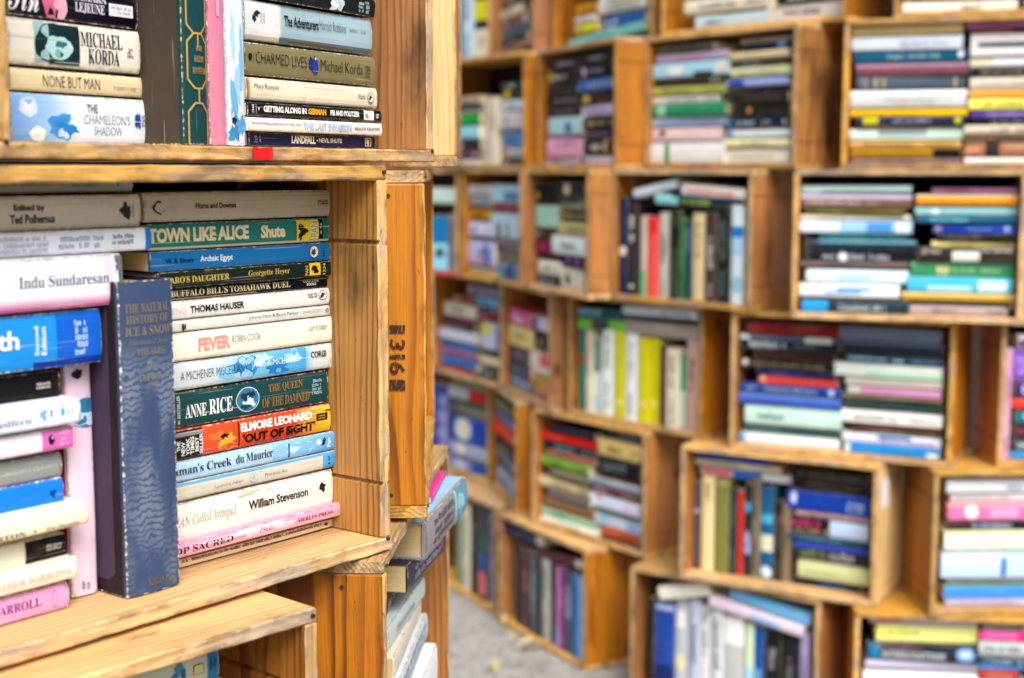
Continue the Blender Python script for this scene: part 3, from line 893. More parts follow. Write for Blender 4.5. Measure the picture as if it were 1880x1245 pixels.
standing('R3c', """
1062 1074 606 758 3c8c7c r,.32,.4,.05,.95,a8582c
1075 1086 606 760 dcd4bc none
1087 1104 620 765 d0dcd8 r,.02,.45,.2,.95,7c9890;o,.85,.5,.1,.4,b8d0e8,.3
1105 1126 602 769 e8ece8 none
1127 1147 608 769 d0cc10 o,.82,.5,.045,.35,e4e080,.1
1148 1170 612 776 e8ecec none
1171 1191 620 778 d8d008 o,.78,.45,.05,.35,e4e070,.1
1192 1211 621 781 d4cc08 o,.76,.45,.05,.35,e4e070,.1
1212 1221 632 784 58281c none
1222 1245 640 791 e0d8c4 none
1246 1258 646 794 3c9478 r,.5,.98,.05,.95,b8c8bc
1259 1282 622 801 d0aca0 none
""")
slanted('R3c', 1060, 584, 1148, 591, 20, '1c6070', 'teal book tilted atop the left uprights', decals=[('r', .02, .5, .4, .9, '7cb0c0')])
slanted('R3c', 1060, 604, 1150, 612, 20, '84c850', 'lime green book under the teal one', decals=[('r', .3, .5, .05, .95, '584858'), ('r', .5, .65, .05, .95, '1c6458')])
slanted('R3c', 1142, 577, 1280, 588, 17, 'd4e0ec', 'white book with blue lettering, topmost', decals=[('s', '3c6c9c', .52, .95, .1, .9)])
slanted('R3c', 1150, 583, 1276, 593, 5, '3c2414', 'thin brown book second from the top', decals=[])
slanted('R3c', 1148, 612, 1282, 626, 25, 'aca49c', 'thick grey book over the yellow uprights', decals=[('s', 'dcd8d0', .3, .7, .6, .85)])
lying('R3d', 'left', 1450, """
594 616 1371 1540 901820 s,b85c34,.5,.8,.2,.8
617 645 1352 1541 1c3440 r,0,.11,.7,1,e4ecf0;r,.1,1,.66,.98,747c98;r,.66,.92,.6,.98,e8f0f0;s,dce4e4,.1,.5,.1,.65;s,98a4a4,.55,.78,.2,.5
649 662 1385 1534 481824 s,90585c,.2,.6,.4,.8
663 679 1362 1533 1c1818 s,b0a488,.1,.9,.25,.75;o,.04,.6,.03,.4,dcd8d0,.2
680 691 1388 1536 142468 none
692 708 1392 1536 e45c54 o,.06,.6,.03,.3,f0c0b0,.2
708 725 1358 1546 1c50a0 s,b8cce8,.06,.2,.3,.7;s,b8cce8,.24,.78,.2,.8;o,.9,.5,.03,.4,b8d0ec,.1
726 747 1357 1544 5478cc r,0,1,.7,.97,7898dc;s,7c74b8,.1,.5,.3,.6
750 783 1367 1545 ccE8dc none
785 799 1366 1542 4c7474 s,a0b8b4,.05,.4,.3,.7
800 816 1358 1541 e8f0ec r,0,.06,.05,.95,74a8dc
""".replace('E8', 'e8'))
lying('R3d', 'right', 1640, """
602 627 1541 1727 8090ac s,a09c9c,.4,.9,.2,.4
628 653 1545 1732 343c50 r,0,1,.74,.98,7484a4
655 669 1552 1729 1c5c78 s,b8d8e0,.03,.45,.2,.9;s,d0e4e8,.5,.62,.1,.9;s,90b8c8,.7,.95,.2,.8
670 695 1530 1730 e8f4e8 r,.3,1,.02,.4,c0e8cc
697 712 1552 1730 d0c8c0 s,8c8484,.2,.8,.6,.8
713 727 1556 1728 d4a0c4 r,0,.14,.05,.95,d8d8d0
728 734 1548 1729 a89478 none
735 755 1550 1727 3c5854 r,.1,.8,.7,.9,2c4844
757 781 1543 1730 f0f0ec none
782 790 1562 1727 781444 none
791 798 1560 1727 605c44 none
799 817 1546 1728 e4e4f0 r,.36,.7,.5,.9,1c80c0;s,b07cb0,.4,.95,.1,.7
818 840 1550 1726 2c98d4 r,0,.06,.05,.95,dce8e8;r,.86,.98,.02,.5,e4f0f4
""")
standing('R3e', """
1843 1856 640 848 d0a8bc none
""")
lying('R3e', 'only', 1868, """
612 638 1866 1990 302838 s,e8e4f0,.02,.3,.05,.95,2
639 700 1858 1990 8450b4 s,c8a8e0,.05,.3,.2,.8,3
702 728 1864 1990 3c2078 s,dcd0f0,.1,.6,.1,.9
732 750 1858 1990 dc4c38 none
752 776 1864 1990 147488 o,.15,.5,.03,.3,7cd0d8,.1
778 806 1860 1990 28202c s,a04c6c,.05,.5,.2,.8
807 826 1862 1990 4c5864 s,d0d8e0,.05,.5,.1,.9
828 848 1854 1990 3c98cc none
""")
standing('R4a', """
790 822 705 862 4c58a4 o,.2,.8,.08,.3,9898cc,.1;o,.4,.8,.1,.35,a0a0cc,.1;o,.6,.8,.1,.35,a0a0cc,.1;o,.8,.8,.08,.3,a0a0cc,.1
""")
lying('R4a', 'only', 860, """
698 713 830 894 989474
715 737 822 896 c4c4cc r,.52,.98,.05,.95,cc1824
738 746 826 894 2c5048 none
748 765 828 894 8c8c7c
767 815 832 896 1c70c0 o,.28,.5,.22,.42,d4d4c4,.05;r,.6,.98,.03,.97,1450b4
818 843 826 896 a8b0c8 o,.3,.6,.12,.3,e0dccc,.3
845 874 822 897 8498c8 r,.6,.98,.05,.95,1c68b4;o,.3,.5,.15,.35,c8ccdc,.3
""")
lying('R4b', 'only', 925, """
738 756 903 940 6c7c60
760 778 905 944 6870b0
784 806 901 940 d85c50 r,0,.5,.05,.95,e84c28
814 830 908 944 242020
833 850 912 945 7c8498
852 862 916 946 2c5c68 none
864 892 912 947 a8b8d0
""")
lying('R4c', 'left', 1040, """
785 799 1008 1090 281c34 r,.2,.9,.5,.9,483858
800 816 992 1092 e02418 none
817 832 998 1088 103c40 none
833 845 1002 1090 b07460 none
847 864 992 1080 88ac44 none
866 885 1010 1078 6c604c r,0,1,.5,.95,988c78
886 905 980 1082 d8c8a0 none
906 921 1006 1084 746868 r,0,1,.4,.6,a89c98
922 941 1002 1090 94703c r,0,1,.6,.98,c0a080
942 959 993 1094 a8c4a8 none
960 984 992 1098 ece8dc none
""")
lying('R4c', 'right', 1132, """
792 808 1104 1176 181418 r,.45,.98,.05,.95,6c6468
810 842 1098 1175 d4bc80 none
845 877 1098 1174 101c20 s,90a0a4,.1,.7,.3,.8,2
879 884 1098 1174 985014 none
885 897 1080 1175 b0bcc8 none
898 914 1080 1174 684450 none
915 941 1082 1175 dce0f0 o,.2,.8,.05,.15,e02858,.3;s,d890a8,.65,.95,.3,.6
942 946 1096 1174 204c34 none
947 972 1092 1176 d4e0ec r,.1,.3,.05,.95,b4dcf0;r,.7,.95,.1,.8,a0b8e4
974 990 1104 1174 c4641c r,.5,1,.3,.95,a04c24
991 1000 1106 1174 483844 s,c03c5c,.3,.7,.3,.7
1001 1020 1096 1176 ccc4c0 none
""")
standing('R4d', """
1266 1284 884 1040 6c5c60 r,.3,.36,.03,.97,a8a0b4
1287 1311 873 1043 e4d4a4 none
1313 1338 881 1046 8c8c48 r,.02,.06,.03,.97,b0ac70
1339 1352 898 1049 404450 none
1353 1365 902 1052 c43c28 none
1366 1379 888 1056 24303c o,.25,.5,.06,.45,40a8d0,.1;o,.65,.5,.14,.45,a8acd0,.2
1380 1394 876 1060 8c806c none
1395 1420 893 1062 1c6c94 r,.52,.7,.05,.95,d8d8c4;r,.3,.4,.05,.95,58b0c8;o,.92,.5,.06,.4,dce8ec,.1
1422 1433 920 1062 3c2c28 none
1435 1450 925 1064 94846c none
""")
lying('R4d', 'left', 1345, snap=False, rows="""
838 847 1264 1415 1458cc none
848 860 1266 1434 ece4d0 none
862 877 1286 1454 e4e4e8 r,.02,.34,.05,.95,e890a4;r,.36,.68,.05,.95,3c84d8
""")
lying('R4d', 'right', 1520, """
862 884 1452 1597 241c18 s,847868,.1,.9,.2,.8
885 903 1452 1597 201a18 s,7c7060,.2,.9,.3,.7
905 943 1445 1598 1450b0 o,.08,.6,.04,.3,d0dcf0,.1;s,c8dcf4,.72,.95,.2,.7,2
944 952 1460 1597 c8a8a8 none
953 986 1424 1598 281828 s,d84c84,.04,.5,.5,.9;s,d8a494,.1,.6,.1,.42;r,.58,.98,.04,.96,c8d8f0
987 998 1442 1597 146078 s,80c0d0,.2,.7,.3,.7
1000 1034 1456 1598 3c3c44 r,0,1,.72,.97,3c58b8;s,8c9468,.1,.45,.1,.7;s,bcb8b8,.48,.85,.1,.7
1036 1067 1464 1597 d0d4a4 s,a4ac8c,.12,.6,.3,.5
1068 1081 1454 1580 1c2838 r,.4,.8,.1,.9,1c5080
""")
lying('R4e', 'only', 1800, """
880 905 1738 1995 e8ecf4 s,7c8cc8,.38,.95,.1,.9
906 921 1745 1995 dcd8d8 s,8c8484,.04,.45,.3,.7
922 955 1740 1995 e884b4 r,0,1,.82,.98,f0b0a8;o,.17,.5,.045,.4,e4ece0,.1;r,.3,.5,.1,.7,eca8cc
957 973 1740 1995 181420 r,0,.16,.05,.95,501c2c;s,b8b4d0,.18,.46,.1,.9
975 1010 1734 1995 e8ecd8 r,0,1,.9,.98,d8dc6c;s,9c9c84,.2,.6,.3,.45
1011 1061 1728 1995 c4e0f4 r,0,.4,.5,.9,d4dcf4;r,.41,.45,.05,.75,5c84c8
1063 1070 1738 1995 948c90 none
1071 1099 1733 1995 4c9cdc r,0,1,.75,.98,7cb8b8
1101 1112 1735 1995 b8b0c4 s,7c88a8,.1,.5,.3,.7
""")
standing('R5a', """
836 846 925 1046 a8b090 none
847 862 925 1050 dcd8c8 none
863 874 928 1058 38281c none
876 893 932 1098 3c4450 r,.3,.5,.2,.9,1c7060;r,.5,.68,.1,.9,1c60a8;r,.7,.95,.1,.9,d87c84
894 910 940 1110 9c94b0 none
""")
standing('R5b', """
946 958 1000 1152 342838 none
959 972 1008 1166 6c4840 none
973 983 1014 1174 5c6c74 none
984 992 1020 1180 102824 none
993 1007 1026 1192 c0bcb4 none
1008 1017 1032 1200 344458 r,0,.4,.05,.95,1c2c3c
1018 1027 1040 1204 c084b0 r,.75,.98,.05,.95,a8a4cc
1028 1037 1042 1208 8c3084 none
1038 1048 1048 1214 5c6c7c o,.4,.5,.2,.4,a0acb8,.3
1049 1058 1052 1220 2c80b8 none
1059 1071 1058 1226 a0bcdc none
""")
slanted('R5b', 924, 978, 1000, 1006, 18, '2c3860', 'navy book lying across the uprights at left', decals=[('r', .8, 1, .05, .95, 'd4ccbc')])
slanted('R5b', 982, 1022, 1070, 1046, 15, '681c38', 'maroon book lying across the uprights at right', decals=[('r', .86, 1, .05, .95, 'd0c8c0')])
standing('R5c', """
1192 1200 1098 1330 3c3040 none
1201 1237 1107 1330 2c58a8 r,.02,.08,.03,.97,b0c0e4;r,.7,.98,.03,.97,1c3878
1238 1263 1098 1330 c4c8cc o,.17,.45,.05,.35,f0f0ec,.1;o,.26,.45,.05,.35,f0f0ec,.1;o,.66,.45,.09,.4,e4dcb4,.1
1264 1283 1100 1330 c0c8dc none
1284 1304 1112 1330 e0e0e0 s,484848,.05,.55,.1,.9
1305 1327 1118 1330 dcdce0 s,505050,.1,.65,.15,.85
1328 1365 1130 1330 c8c8c8 r,.02,.32,.03,.97,f0f0ec
1366 1383 1144 1330 d4e4c8 r,.5,.98,.05,.95,b4dcec
1384 1402 1150 1330 1c64ac r,.5,.98,.05,.7,7cb4dc
1403 1432 1156 1330 1c2024 none
1433 1467 1164 1330 2c3038 none
1468 1484 1162 1330 c4b4dc none
""")
slanted('R5c', 1212, 1102, 1306, 1094, 24, 'ece8dc', 'cream white book lying at upper left', decals=[])
slanted('R5c', 1300, 1112, 1474, 1172, 22, 'e4d8e4', 'lilac-white book sloping down to the right', decals=[('r', .45, .75, .05, .5, 'a8ccf0')])
slanted('R5c', 1338, 1098, 1484, 1152, 22, '84b8dc', 'light blue book sloping above the lilac-white one', decals=[('r', 0, 1, .75, .96, '50a8cc')])
lying('R5d', 'left', 1690, """
1128 1147 1596 1796 dcd4e4 r,.05,.3,.3,.95,e84c68;r,.12,.2,.5,.95,e02020;r,.32,.5,.55,.95,4c5478;r,.52,.62,.5,.95,ecd070
1148 1181 1608 1796 ecec9c r,.02,.3,.3,.7,f0e878;s,a8b088,.1,.45,.4,.7
1182 1214 1592 1797 202c3c r,.02,.12,.05,.95,2c88b0;t,INTERROGATIONS,c8ccd0,.14,.7,.1,.55,b;s,b07c84,.1,.5,.65,.9;o,.88,.5,.09,.44,e0ecf4,.1,2c88c8
1215 1232 1589 1796 ccc8dc r,0,1,.1,.4,a8a4b4
1233 1262 1584 1796 ecece8 none
1263 1290 1590 1790 8ca0b4 none
1291 1320 1590 1795 d8c8a8 none
1321 1350 1586 1790 5c3c48 none
1351 1382 1590 1792 c4ccd0 none
""")
lying('R5d', 'right', 1842, """
1144 1157 1805 1985 b0aca4 none
1158 1177 1798 1985 e8389c r,.05,.4,.2,.9,f07cbc;s,401c34,.5,.95,.3,.7
1178 1205 1797 1985 c4c8c8 none
1206 1223 1798 1985 24486c s,a8c0c4,.05,.95,.1,.9
1224 1230 1798 1985 4c94d8 none
1231 1250 1797 1870 b0342c s,dc9c90,.1,.9,.2,.8
1251 1280 1797 1985 d0ccc0 none
1281 1312 1797 1985 6c7c8c none
1313 1345 1797 1985 c8b48c none
1346 1380 1797 1985 3c4858 none
""")

# ------------------------------------------------------------------ the near books, letter by letter
def nb(key, x_l, x_r, yts, ybs, xref, col, label, marks=(), d=.004, D=.108, style='gloss', hard=False, side=None, yaw=0., Lfix=None):
    """a flat book of a near crate: marks give picture columns along the spine and 0..1 across it"""
    c = CR[key]; ym = (yts+ybs)/2
    u1 = pl(c, x_r, ym, d)[0]; u0 = pl(c, x_l, ym, d)[0] if Lfix is None else u1-Lfix
    v1 = pl(c, xref, yts, d)[1]; v0 = pl(c, xref, ybs, d)[1]; L = u1-u0
    S = lambda x: (pl(c, x, ym, d)[0]-u0)/L
    dec = []
    for m in marks:
        if m[0] == 'r': dec.append(('r', max(.001, S(m[1])), min(.999, S(m[2])), *m[3:]))
        elif m[0] == 'o': s = S(m[1]); dec.append(('o', s, m[2], S(m[1]+m[3])-s, *m[4:]))
        elif m[0] == 's': dec.append(('s', m[1], S(m[2]), S(m[3]), *m[4:]))
        else: dec.append(('t', m[1], m[2], S(m[3]), S(m[4]), *m[5:]))
    queue(c, u0, v0, 0, d, L, max(.004, v1-v0-.0007), D, col, 1e6, label, decals=dec, style=style, hard=hard, side=side, yaw=yaw)
def nv(key, x_l, x_r, y_t, y_b, yref, col, label, marks=(), d=0., D=.12, style='gloss', hard=False, side=None, yaw=0., lean=0., flap=None):
    """an upright book: marks give picture rows along the spine, 0..1 from left to right"""
    c = CR[key]; xm = (x_l+x_r)/2
    u0 = pl(c, x_l, yref, d)[0]; u1 = pl(c, x_r, yref, d)[0]; v1 = pl(c, xm, y_t, d)[1]; v0 = c.tb+.0012; L = v1-v0
    S = lambda y: (v1-pl(c, xm, y, d)[1])/L
    dec = []
    for m in marks:
        if m[0] == 'r': dec.append(('r', max(.001, S(m[1])), min(.999, S(m[2])), *m[3:]))
        elif m[0] == 'o': s = S(m[1]); dec.append(('o', s, m[2], S(m[1]+m[3])-s, *m[4:]))
        elif m[0] == 'g': dec.append(('g', S(m[1]), S(m[2]), *m[3:]))
        elif m[0] == 's': dec.append(('s', m[1], S(m[2]), S(m[3]), *m[4:]))
        else: dec.append(('t', m[1], m[2], S(m[3]), S(m[4]), *m[5:]))
    queue(c, u0, v1, -90+lean, d, L, u1-u0-.0004, D, col, 1e6, label, decals=dec, style=style, hard=hard, side=side, yaw=yaw, flap=flap)

dA = .07
nb('N1', 15, 252, -22, 43, 165, '0c0e2c', 'navy-black paperback with white script and pink figure, top of near upper left pile', [
   ('t', 'Sin', 'f0eef4', 14, 70, .12, .85, 'c'), ('o', 92, .45, 12, .5, 'd87c9c', .4), ('o', 110, .4, 11, .45, 'e8b8c8', .4),
   ('t', 'TAMARA', 'e8e4f0', 132, 194, .62, .86, 's'), ('t', 'LEJEUNE', 'e8e4f0', 136, 190, .26, .56, 's'), ('r', 198, 242, .3, .66, 'e8e6ee'), ('s', '9a98a8', 202, 238, .36, .6, 2)], d=dA)
nb('N1', 14, 257, 46, 128, 165, 'e6e2d6', 'thick white paperback with dark teal portrait square, near upper left pile', [
   ('r', 63, 146, .1, .95, '9cc4c4'), ('r', 90, 146, .06, .95, '0c3c40'), ('o', 97, .52, 33, .44, '0c3c40', .1), ('o', 108, .44, 25, .26, 'b8d8d4', .16), ('o', 112, .5, 9, .07, '3c7c80', .3), ('o', 106, .3, 5, .1, '8cb8b4', .2),
   ('t', 'MICHAEL', '1c2a4c', 148, 224, .52, .86, 's'), ('t', 'KORDA', '1c2a4c', 161, 218, .14, .48, 's'), ('s', '6a6a78', 232, 244, .35, .6, 3)], d=dA-.004)
nb('N1', 18, 262, 133, 173, 165, 'e2d4b2', 'cream paperback with black thin deco capitals, near upper left pile', [
   ('t', 'NONE BUT MAN', '201c1c', 78, 182, .22, .76, 'n'), ('s', 'b8a888', 205, 250, .3, .5)], d=dA-.002)
nb('N1', 20, 275, 176, 264, 165, 'dde6f6', 'sky blue and white paperback with blue splash, bottom of near upper left pile', [
   ('r', 20, 90, .02, .98, '8cb8e8', 'a8ccf0'), ('r', 90, 150, .02, .98, 'a8ccf0', 'e2e8f6'), ('o', 52, .72, 17, .2, 'f0f0f4', .15, 'c8dcf4'), ('o', 68, .18, 14, .15, 'f4f4f6', .2),
   ('o', 110, .36, 21, .24, '2088d0', .5, '58a4dc'), ('o', 130, .3, 12, .1, '2c90d4', .5),
   ('t', 'THE', '8c8a90', 158, 178, .66, .84, 'b'), ('t', "CHAMELEON'S", '8c8a90', 152, 237, .42, .62, 'n'), ('t', 'SHADOW', '8c8a90', 170, 222, .18, .37, 'n'),
   ('o', 249, .6, 3, .08, '1c5ca8', .4), ('o', 254, .6, 3, .08, '1c5ca8', .4), ('o', 249, .46, 3, .07, '1c5ca8', .4), ('o', 254, .46, 3, .07, '1c5ca8', .4), ('t', 'PAN', '2c3c6c', 258, 264, .4, .66, 's', 90)], d=dA-.004)
oct_ = []
for y0 in (-40, 60, 188):
    oct_ += [('g', y0, y0+104, .12, .92, .3, .055, 'c4a85c'), ('r', y0+104, y0+128, .5, .56, 'c4a85c')]
nv('N1', 341, 387, -60, 264, 200, '0f5458', 'dark teal clothbound book with gold octagon frames, upright in the near upper crate', oct_ + [
   ('t', 'THE', 'b89c58', 84, 94, .45, .68, 's'), ('t', 'FOLIO', 'b89c58', 103, 114, .36, .76, 's'), ('t', 'SOCIETY', 'b89c58', 124, 136, .3, .84, 's')], d=.026, D=.13, style='matt', hard=True, side='5c5248')
nv('N1', 388, 418, -50, 264, 200, 'd890a8', 'pale pink upright book beside the teal clothbound one', [('r', -40, 30, .45, .6, 'e4b4c0')], d=.03, D=.12)
nv('N1', 419, 453, -45, 264, 200, 'd4e0ec', 'pale blue and white scuffed upright book beside the pink one', [
   ('o', 150, .6, 40, .2, 'a8cce4', .7), ('o', 190, .3, 34, .16, '7cb4d8', .8), ('o', 232, .6, 24, .3, '68a8d0', .8), ('o', 110, .75, 45, .1, '94c0dc', .7), ('o', 245, .3, 14, .2, '4c94c4', .8), ('o', 60, .3, 40, .1, 'b4d4e8', .7), ('o', 222, .3, 6, .12, '1c3c6c', .4)], d=.03, D=.12)
dB = .034
nb('N1', 444, 689, -40, 12, 570, '14242c', 'dark blue-black paperback with white figure, top of near upper right pile', [
   ('o', 612, .2, 7, .3, 'e4e8ea', .5), ('o', 622, .35, 8, .25, 'c8d4d8', .5), ('s', 'c8d4d8', 657, 667, .1, .5, 3), ('s', 'c8d4d8', 669, 677, .08, .6, 3)], d=dB)
nb('N1', 447, 683, 16, 87, 570, 'aabfc8', 'blue-grey paperback with white left part and black title, near upper right pile', [
   ('r', 449, 512, .12, .98, 'dcdcda'), ('r', 512, 517, .15, .95, 'dcdcda', 'aabfc8'), ('r', 450, 512, .02, .13, 'c8bca8'), ('r', 512, 682, .02, .16, '6c7878'), ('o', 600, .06, 50, .05, '7a5c40', .6),
   ('t', 'The Adventurers', '1c2834', 521, 584, .46, .74, 'b'), ('t', 'Harold Robbins', '6c7c88', 586, 634, .5, .76, 'n'), ('s', '7c8c94', 641, 656, .56, .66), ('s', '7c8c94', 662, 671, .56, .66),
   ('o', 470, .66, 5, .08, '2c2c34', .6), ('o', 466, .58, 3, .12, '2c2c34', .5), ('t', 'POCKET', '3c3c44', 477, 480, .45, .75, 'n', 90), ('t', 'BOOKS', '3c3c44', 482, 485, .47, .72, 'n', 90)], d=dB+.003)
nb('N1', 450, 688, 90, 147, 570, '8f8662', 'olive gold paperback with thin capitals and a blue emblem, near upper right pile', [
   ('o', 459, .56, 3.5, .11, '14141a', .1), ('t', 'FLAME', '2a2a2a', 464, 466, .4, .7, 'n', 90), ('t', 'CHARMED LIVES', '2c2a20', 469, 563, .38, .74, 'n'),
   ('o', 571, .55, 5, .2, '1c3f80', .2), ('o', 578, .5, 6, .27, '1c4a94', .2), ('o', 579, .72, 2, .04, 'c8d4e4', .2),
   ('t', 'Michael Korda', '2c2a20', 588, 665, .34, .72, 'n'), ('s', '4c4838', 669, 679, .25, .7, 4)], d=dB+.001)
nb('N1', 453, 692, 150, 191, 570, 'e6dcc6', 'cream paperback with small dark author line, near upper right pile', [
   ('r', 453, 459, .05, .95, '9c6430', 'd8bc90'), ('t', 'Mary Renault', '3c342c', 467, 512, .46, .76, 'n'), ('s', '4c443c', 657, 671, .38, .62, 2), ('o', 680, .5, 6, .26, '6c645c', .05), ('o', 680, .5, 5.2, .22, 'e6dcc6', .05), ('o', 679, .5, 2.5, .12, '3c3834', .4)], d=dB-.001)
nb('N1', 455, 701, 193, 218, 570, '16161c', 'black paperback with white and yellow block capitals, near upper right pile', [
   ('t', '1944', 'd8d8dc', 462, 466, .25, .85, 'b', 90), ('t', '4', 'd8d8dc', 473, 476, .4, .65, 'b', 90), ('r', 469, 470, .15, .9, 'b8b8c0'), ('t', 'GETTING ALONG IN', 'e8e8e4', 483, 562, .32, .8, 'h'),
   ('t', 'GERMAN', 'f0b020', 565, 598, .32, .8, 'h'), ('t', 'PEI AND POLITZER', 'e8e8e4', 606, 659, .34, .78, 'h'), ('r', 667, 685, .12, .9, 'eceae4'), ('o', 672, .5, 3, .22, 'ec8c24', .5), ('o', 674, .35, 2.4, .12, 'ec8c24', .5),
   ('t', '95', 'd8d8dc', 689, 694, .3, .7, 'b', 90), ('r', 456, 700, .1, .13, '707078')], d=dB-.006)
nb('N1', 456, 701, 219, 244, 570, 'eae6e2', 'white paperback with pale blue embossed title, near upper right pile', [
   ('t', 'SIMON FARRELL AND JON SUTHERLAND', '6c6c74', 461, 552, .38, .68, 'n'), ('t', 'THE LAST INVASION', 'b8cce0', 556, 646, .22, .82, 'h'), ('t', 'DRAGON GRAFTON', '3c3c40', 650, 696, .34, .62, 's')], d=dB-.006)
nb('N1', 457, 690, 245, 270, 570, '1a2c62', 'navy paperback with white condensed capitals, bottom of near upper right pile', [
   ('s', 'a8b4d8', 466, 473, .2, .8, 3), ('s', 'a8b4d8', 475, 479, .3, .8, 2), ('t', 'LANDFALL', 'e8e4d4', 535, 579, .24, .84, 'h'), ('o', 582, .52, 1.2, .06, 'e0dccc', 0), ('t', 'NEVIL SHUTE', 'e0dccc', 585, 627, .36, .72, 'b'),
   ('r', 669, 680, .16, .84, 'd8d4c4'), ('r', 670, 679, .22, .78, '1a2c62'), ('o', 674, .5, 3, .24, 'e0c8a8', .3)], d=dB+.001)

# left pile of the middle crate (nearest the lens, soft)
def nc(*a, **k): nb('N2', *a, **k)
nc(0, 243, 323, 353, 140, 'aaa69c', 'grey paperback with small blue mark, top of near middle left pile', [('t', 'Evolution of Thinking Skills', '6c7c8c', -20, 93, .35, .62, 'n'), ('t', 'Ian Gilbert', '4c6c8c', 133, 183, .35, .66, 'n'), ('o', 216, .55, 3, .2, '1c78b8', .2)], d=0.0590, Lfix=.2)
nc(0, 258, 357, 420, 140, 'd8d2c2', 'cream paperback with two-line black lettering, near middle left pile', [('t', 'Edited by', '24221e', 25, 82, .52, .76, 'b'), ('t', 'Ted Polhemus', '24221e', 17, 100, .2, .46, 'b'), ('o', 231, .5, 9, .22, '3c3834', .5), ('r', 243, 245, .3, .7, 'a8a498')], d=0.0530, Lfix=.21)
nc(0, 278, 421, 466, 140, 'e6e8f0', 'white paperback with bright blue right end, near middle left pile', [('r', 267, 277, .02, .98, '2a84d8'), ('s', 'b8c0d0', -10, 90, .1, .85, 3), ('s', 'a8b4c8', 105, 190, .2, .8, 2), ('s', '8c8c94', 205, 245, .3, .8, 2)], d=0.0450, Lfix=.215)
nc(0, 225, 468, 565, 140, 'eae8f2', 'white and magenta shaded paperback with torn end, near middle left pile', [('r', -130, 223, .01, .28, 'c02888', 'eae8f2', 'y'), ('r', 195, 212, .25, .96, 'e8d0e0', 'd8d8dc'), ('t', 'Indu Sundaresan', '7c7c8c', 34, 200, .44, .66, 's'), ('r', 212, 225, .05, .97, '7c7c84'), ('o', 212, .5, 5, .35, 'f0eeea', .6)], d=0.0350, Lfix=.2)
nc(0, 186, 572, 675, 100, '2c98d8', 'thick bright blue book with white lettering, near middle left pile', [('r', 104, 185, .02, .98, '1870c8'), ('r', 60, 185, .02, .14, '1448a0'), ('t', 'Health', 'eceef4', -95, 34, .4, .74, 'b'), ('t', 'Second', 'dce8f4', 62, 70, .25, .78, 'b', 90), ('t', 'Edition', 'dce8f4', 74, 84, .25, .76, 'b', 90), ('s', 'c8dcf4', 136, 160, .18, .85, 5)], d=0.0390, Lfix=.23)
nc(0, 111, 684, 738, 60, '16161a', 'black paperback with tiny pale lettering, near middle left pile', [('s', 'dcd8d0', 66, 94, .42, .66, 2)], d=0.0470, Lfix=.18)
nc(0, 149, 741, 790, 60, 'e4e6ee', 'white paperback with small blue logo sticking out, near middle left pile', [('t', 'Redfern', '7c8c9c', -20, 57, .28, .52, 's'), ('o', 80, .55, 8, .16, '7cb0d8', .6), ('r', 92, 96, .4, .7, '6c8ca8'), ('o', 115, .55, 5, .16, '6cb0d8', .5), ('r', 124, 126, .35, .7, 'a8b4c0'), ('r', 131, 133, .35, .7, 'a8b4c0')], d=0.0310, Lfix=.2)
nc(0, 135, 792, 834, 60, 'e8e2ea', 'white paperback with pink block and black ball, near middle left pile', [('r', 77, 134, .03, .97, 'd87cbc'), ('o', 94, .52, 6, .24, '1c1c22', .05), ('o', 96, .62, 2, .07, 'c8c8d0', .1), ('s', 'e8b4dc', 108, 130, .15, .9, 3)], d=0.0370, Lfix=.2)
nc(0, 114, 838, 884, 60, 'a0a09e', 'plain grey paperback with pale spaced capitals, near middle left pile', [('t', 'MODERN CLASSICS', 'd0d0ce', 8, 105, .42, .58, 'n')], d=0.0450, Lfix=.18)
nc(0, 118, 885, 938, 60, '1e8ae4', 'plain bright azure paperback, near middle left pile', [('o', 97, .5, 6, .12, '14508c', .6)], d=0.0430, Lfix=.19)
nc(0, 164, 940, 984, 60, 'e8e0cc', 'cream paperback overhanging the black block book, near middle left pile', [('t', 'NORTON', '4c4034', -40, 46, .08, .28, 's'), ('o', 63, .18, 2, .05, '3c342c', 0), ('t', 'New Directions', '4c4438', 82, 146, .06, .26, 'i')], d=0.0290, Lfix=.2)
nc(0, 122, 990, 1036, 60, 'e8e4d2', 'cream paperback with black block at its end, near middle left pile', [('r', 46, 121, .03, .97, '1a1a1e'), ('s', 'd8d4cc', 84, 113, .4, .7, 2)], d=0.0450, Lfix=.18)
nc(0, 143, 1040, 1082, 60, 'ece8d8', 'cream hardback with faint pink capitals, near middle left pile', [('t', 'OTHER SORROWS', 'd8b8b4', -12, 130, .3, .62, 's')], d=0.0350, Lfix=.2, hard=True)
nc(0, 127, 1083, 1134, 60, 'e2acd0', 'pink paperback with purple capitals, bottom of near middle left pile', [('t', 'CARROLL', '8c3c7c', -14, 76, .36, .7, 's'), ('o', 101, .5, 5, .34, 'b878a8', .05), ('o', 101, .5, 4, .3, 'e2acd0', .05)], d=0.0410, Lfix=.18)
nv('N2', 128, 176, 668, 1086, 900, 'f0d8e6', 'pale pink upright paperback with round blue picture, beside the near middle left pile', [
   ('o', 685, .45, 9, .2, '3c3844', .3), ('o', 757, .72, 27, .55, '3c88ac', .05), ('o', 772, .8, 14, .4, 'c8d8e4', .4), ('s', '8c8c98', 1066, 1084, .3, .7, 2)], d=.056,  D=.12, side='c01470')
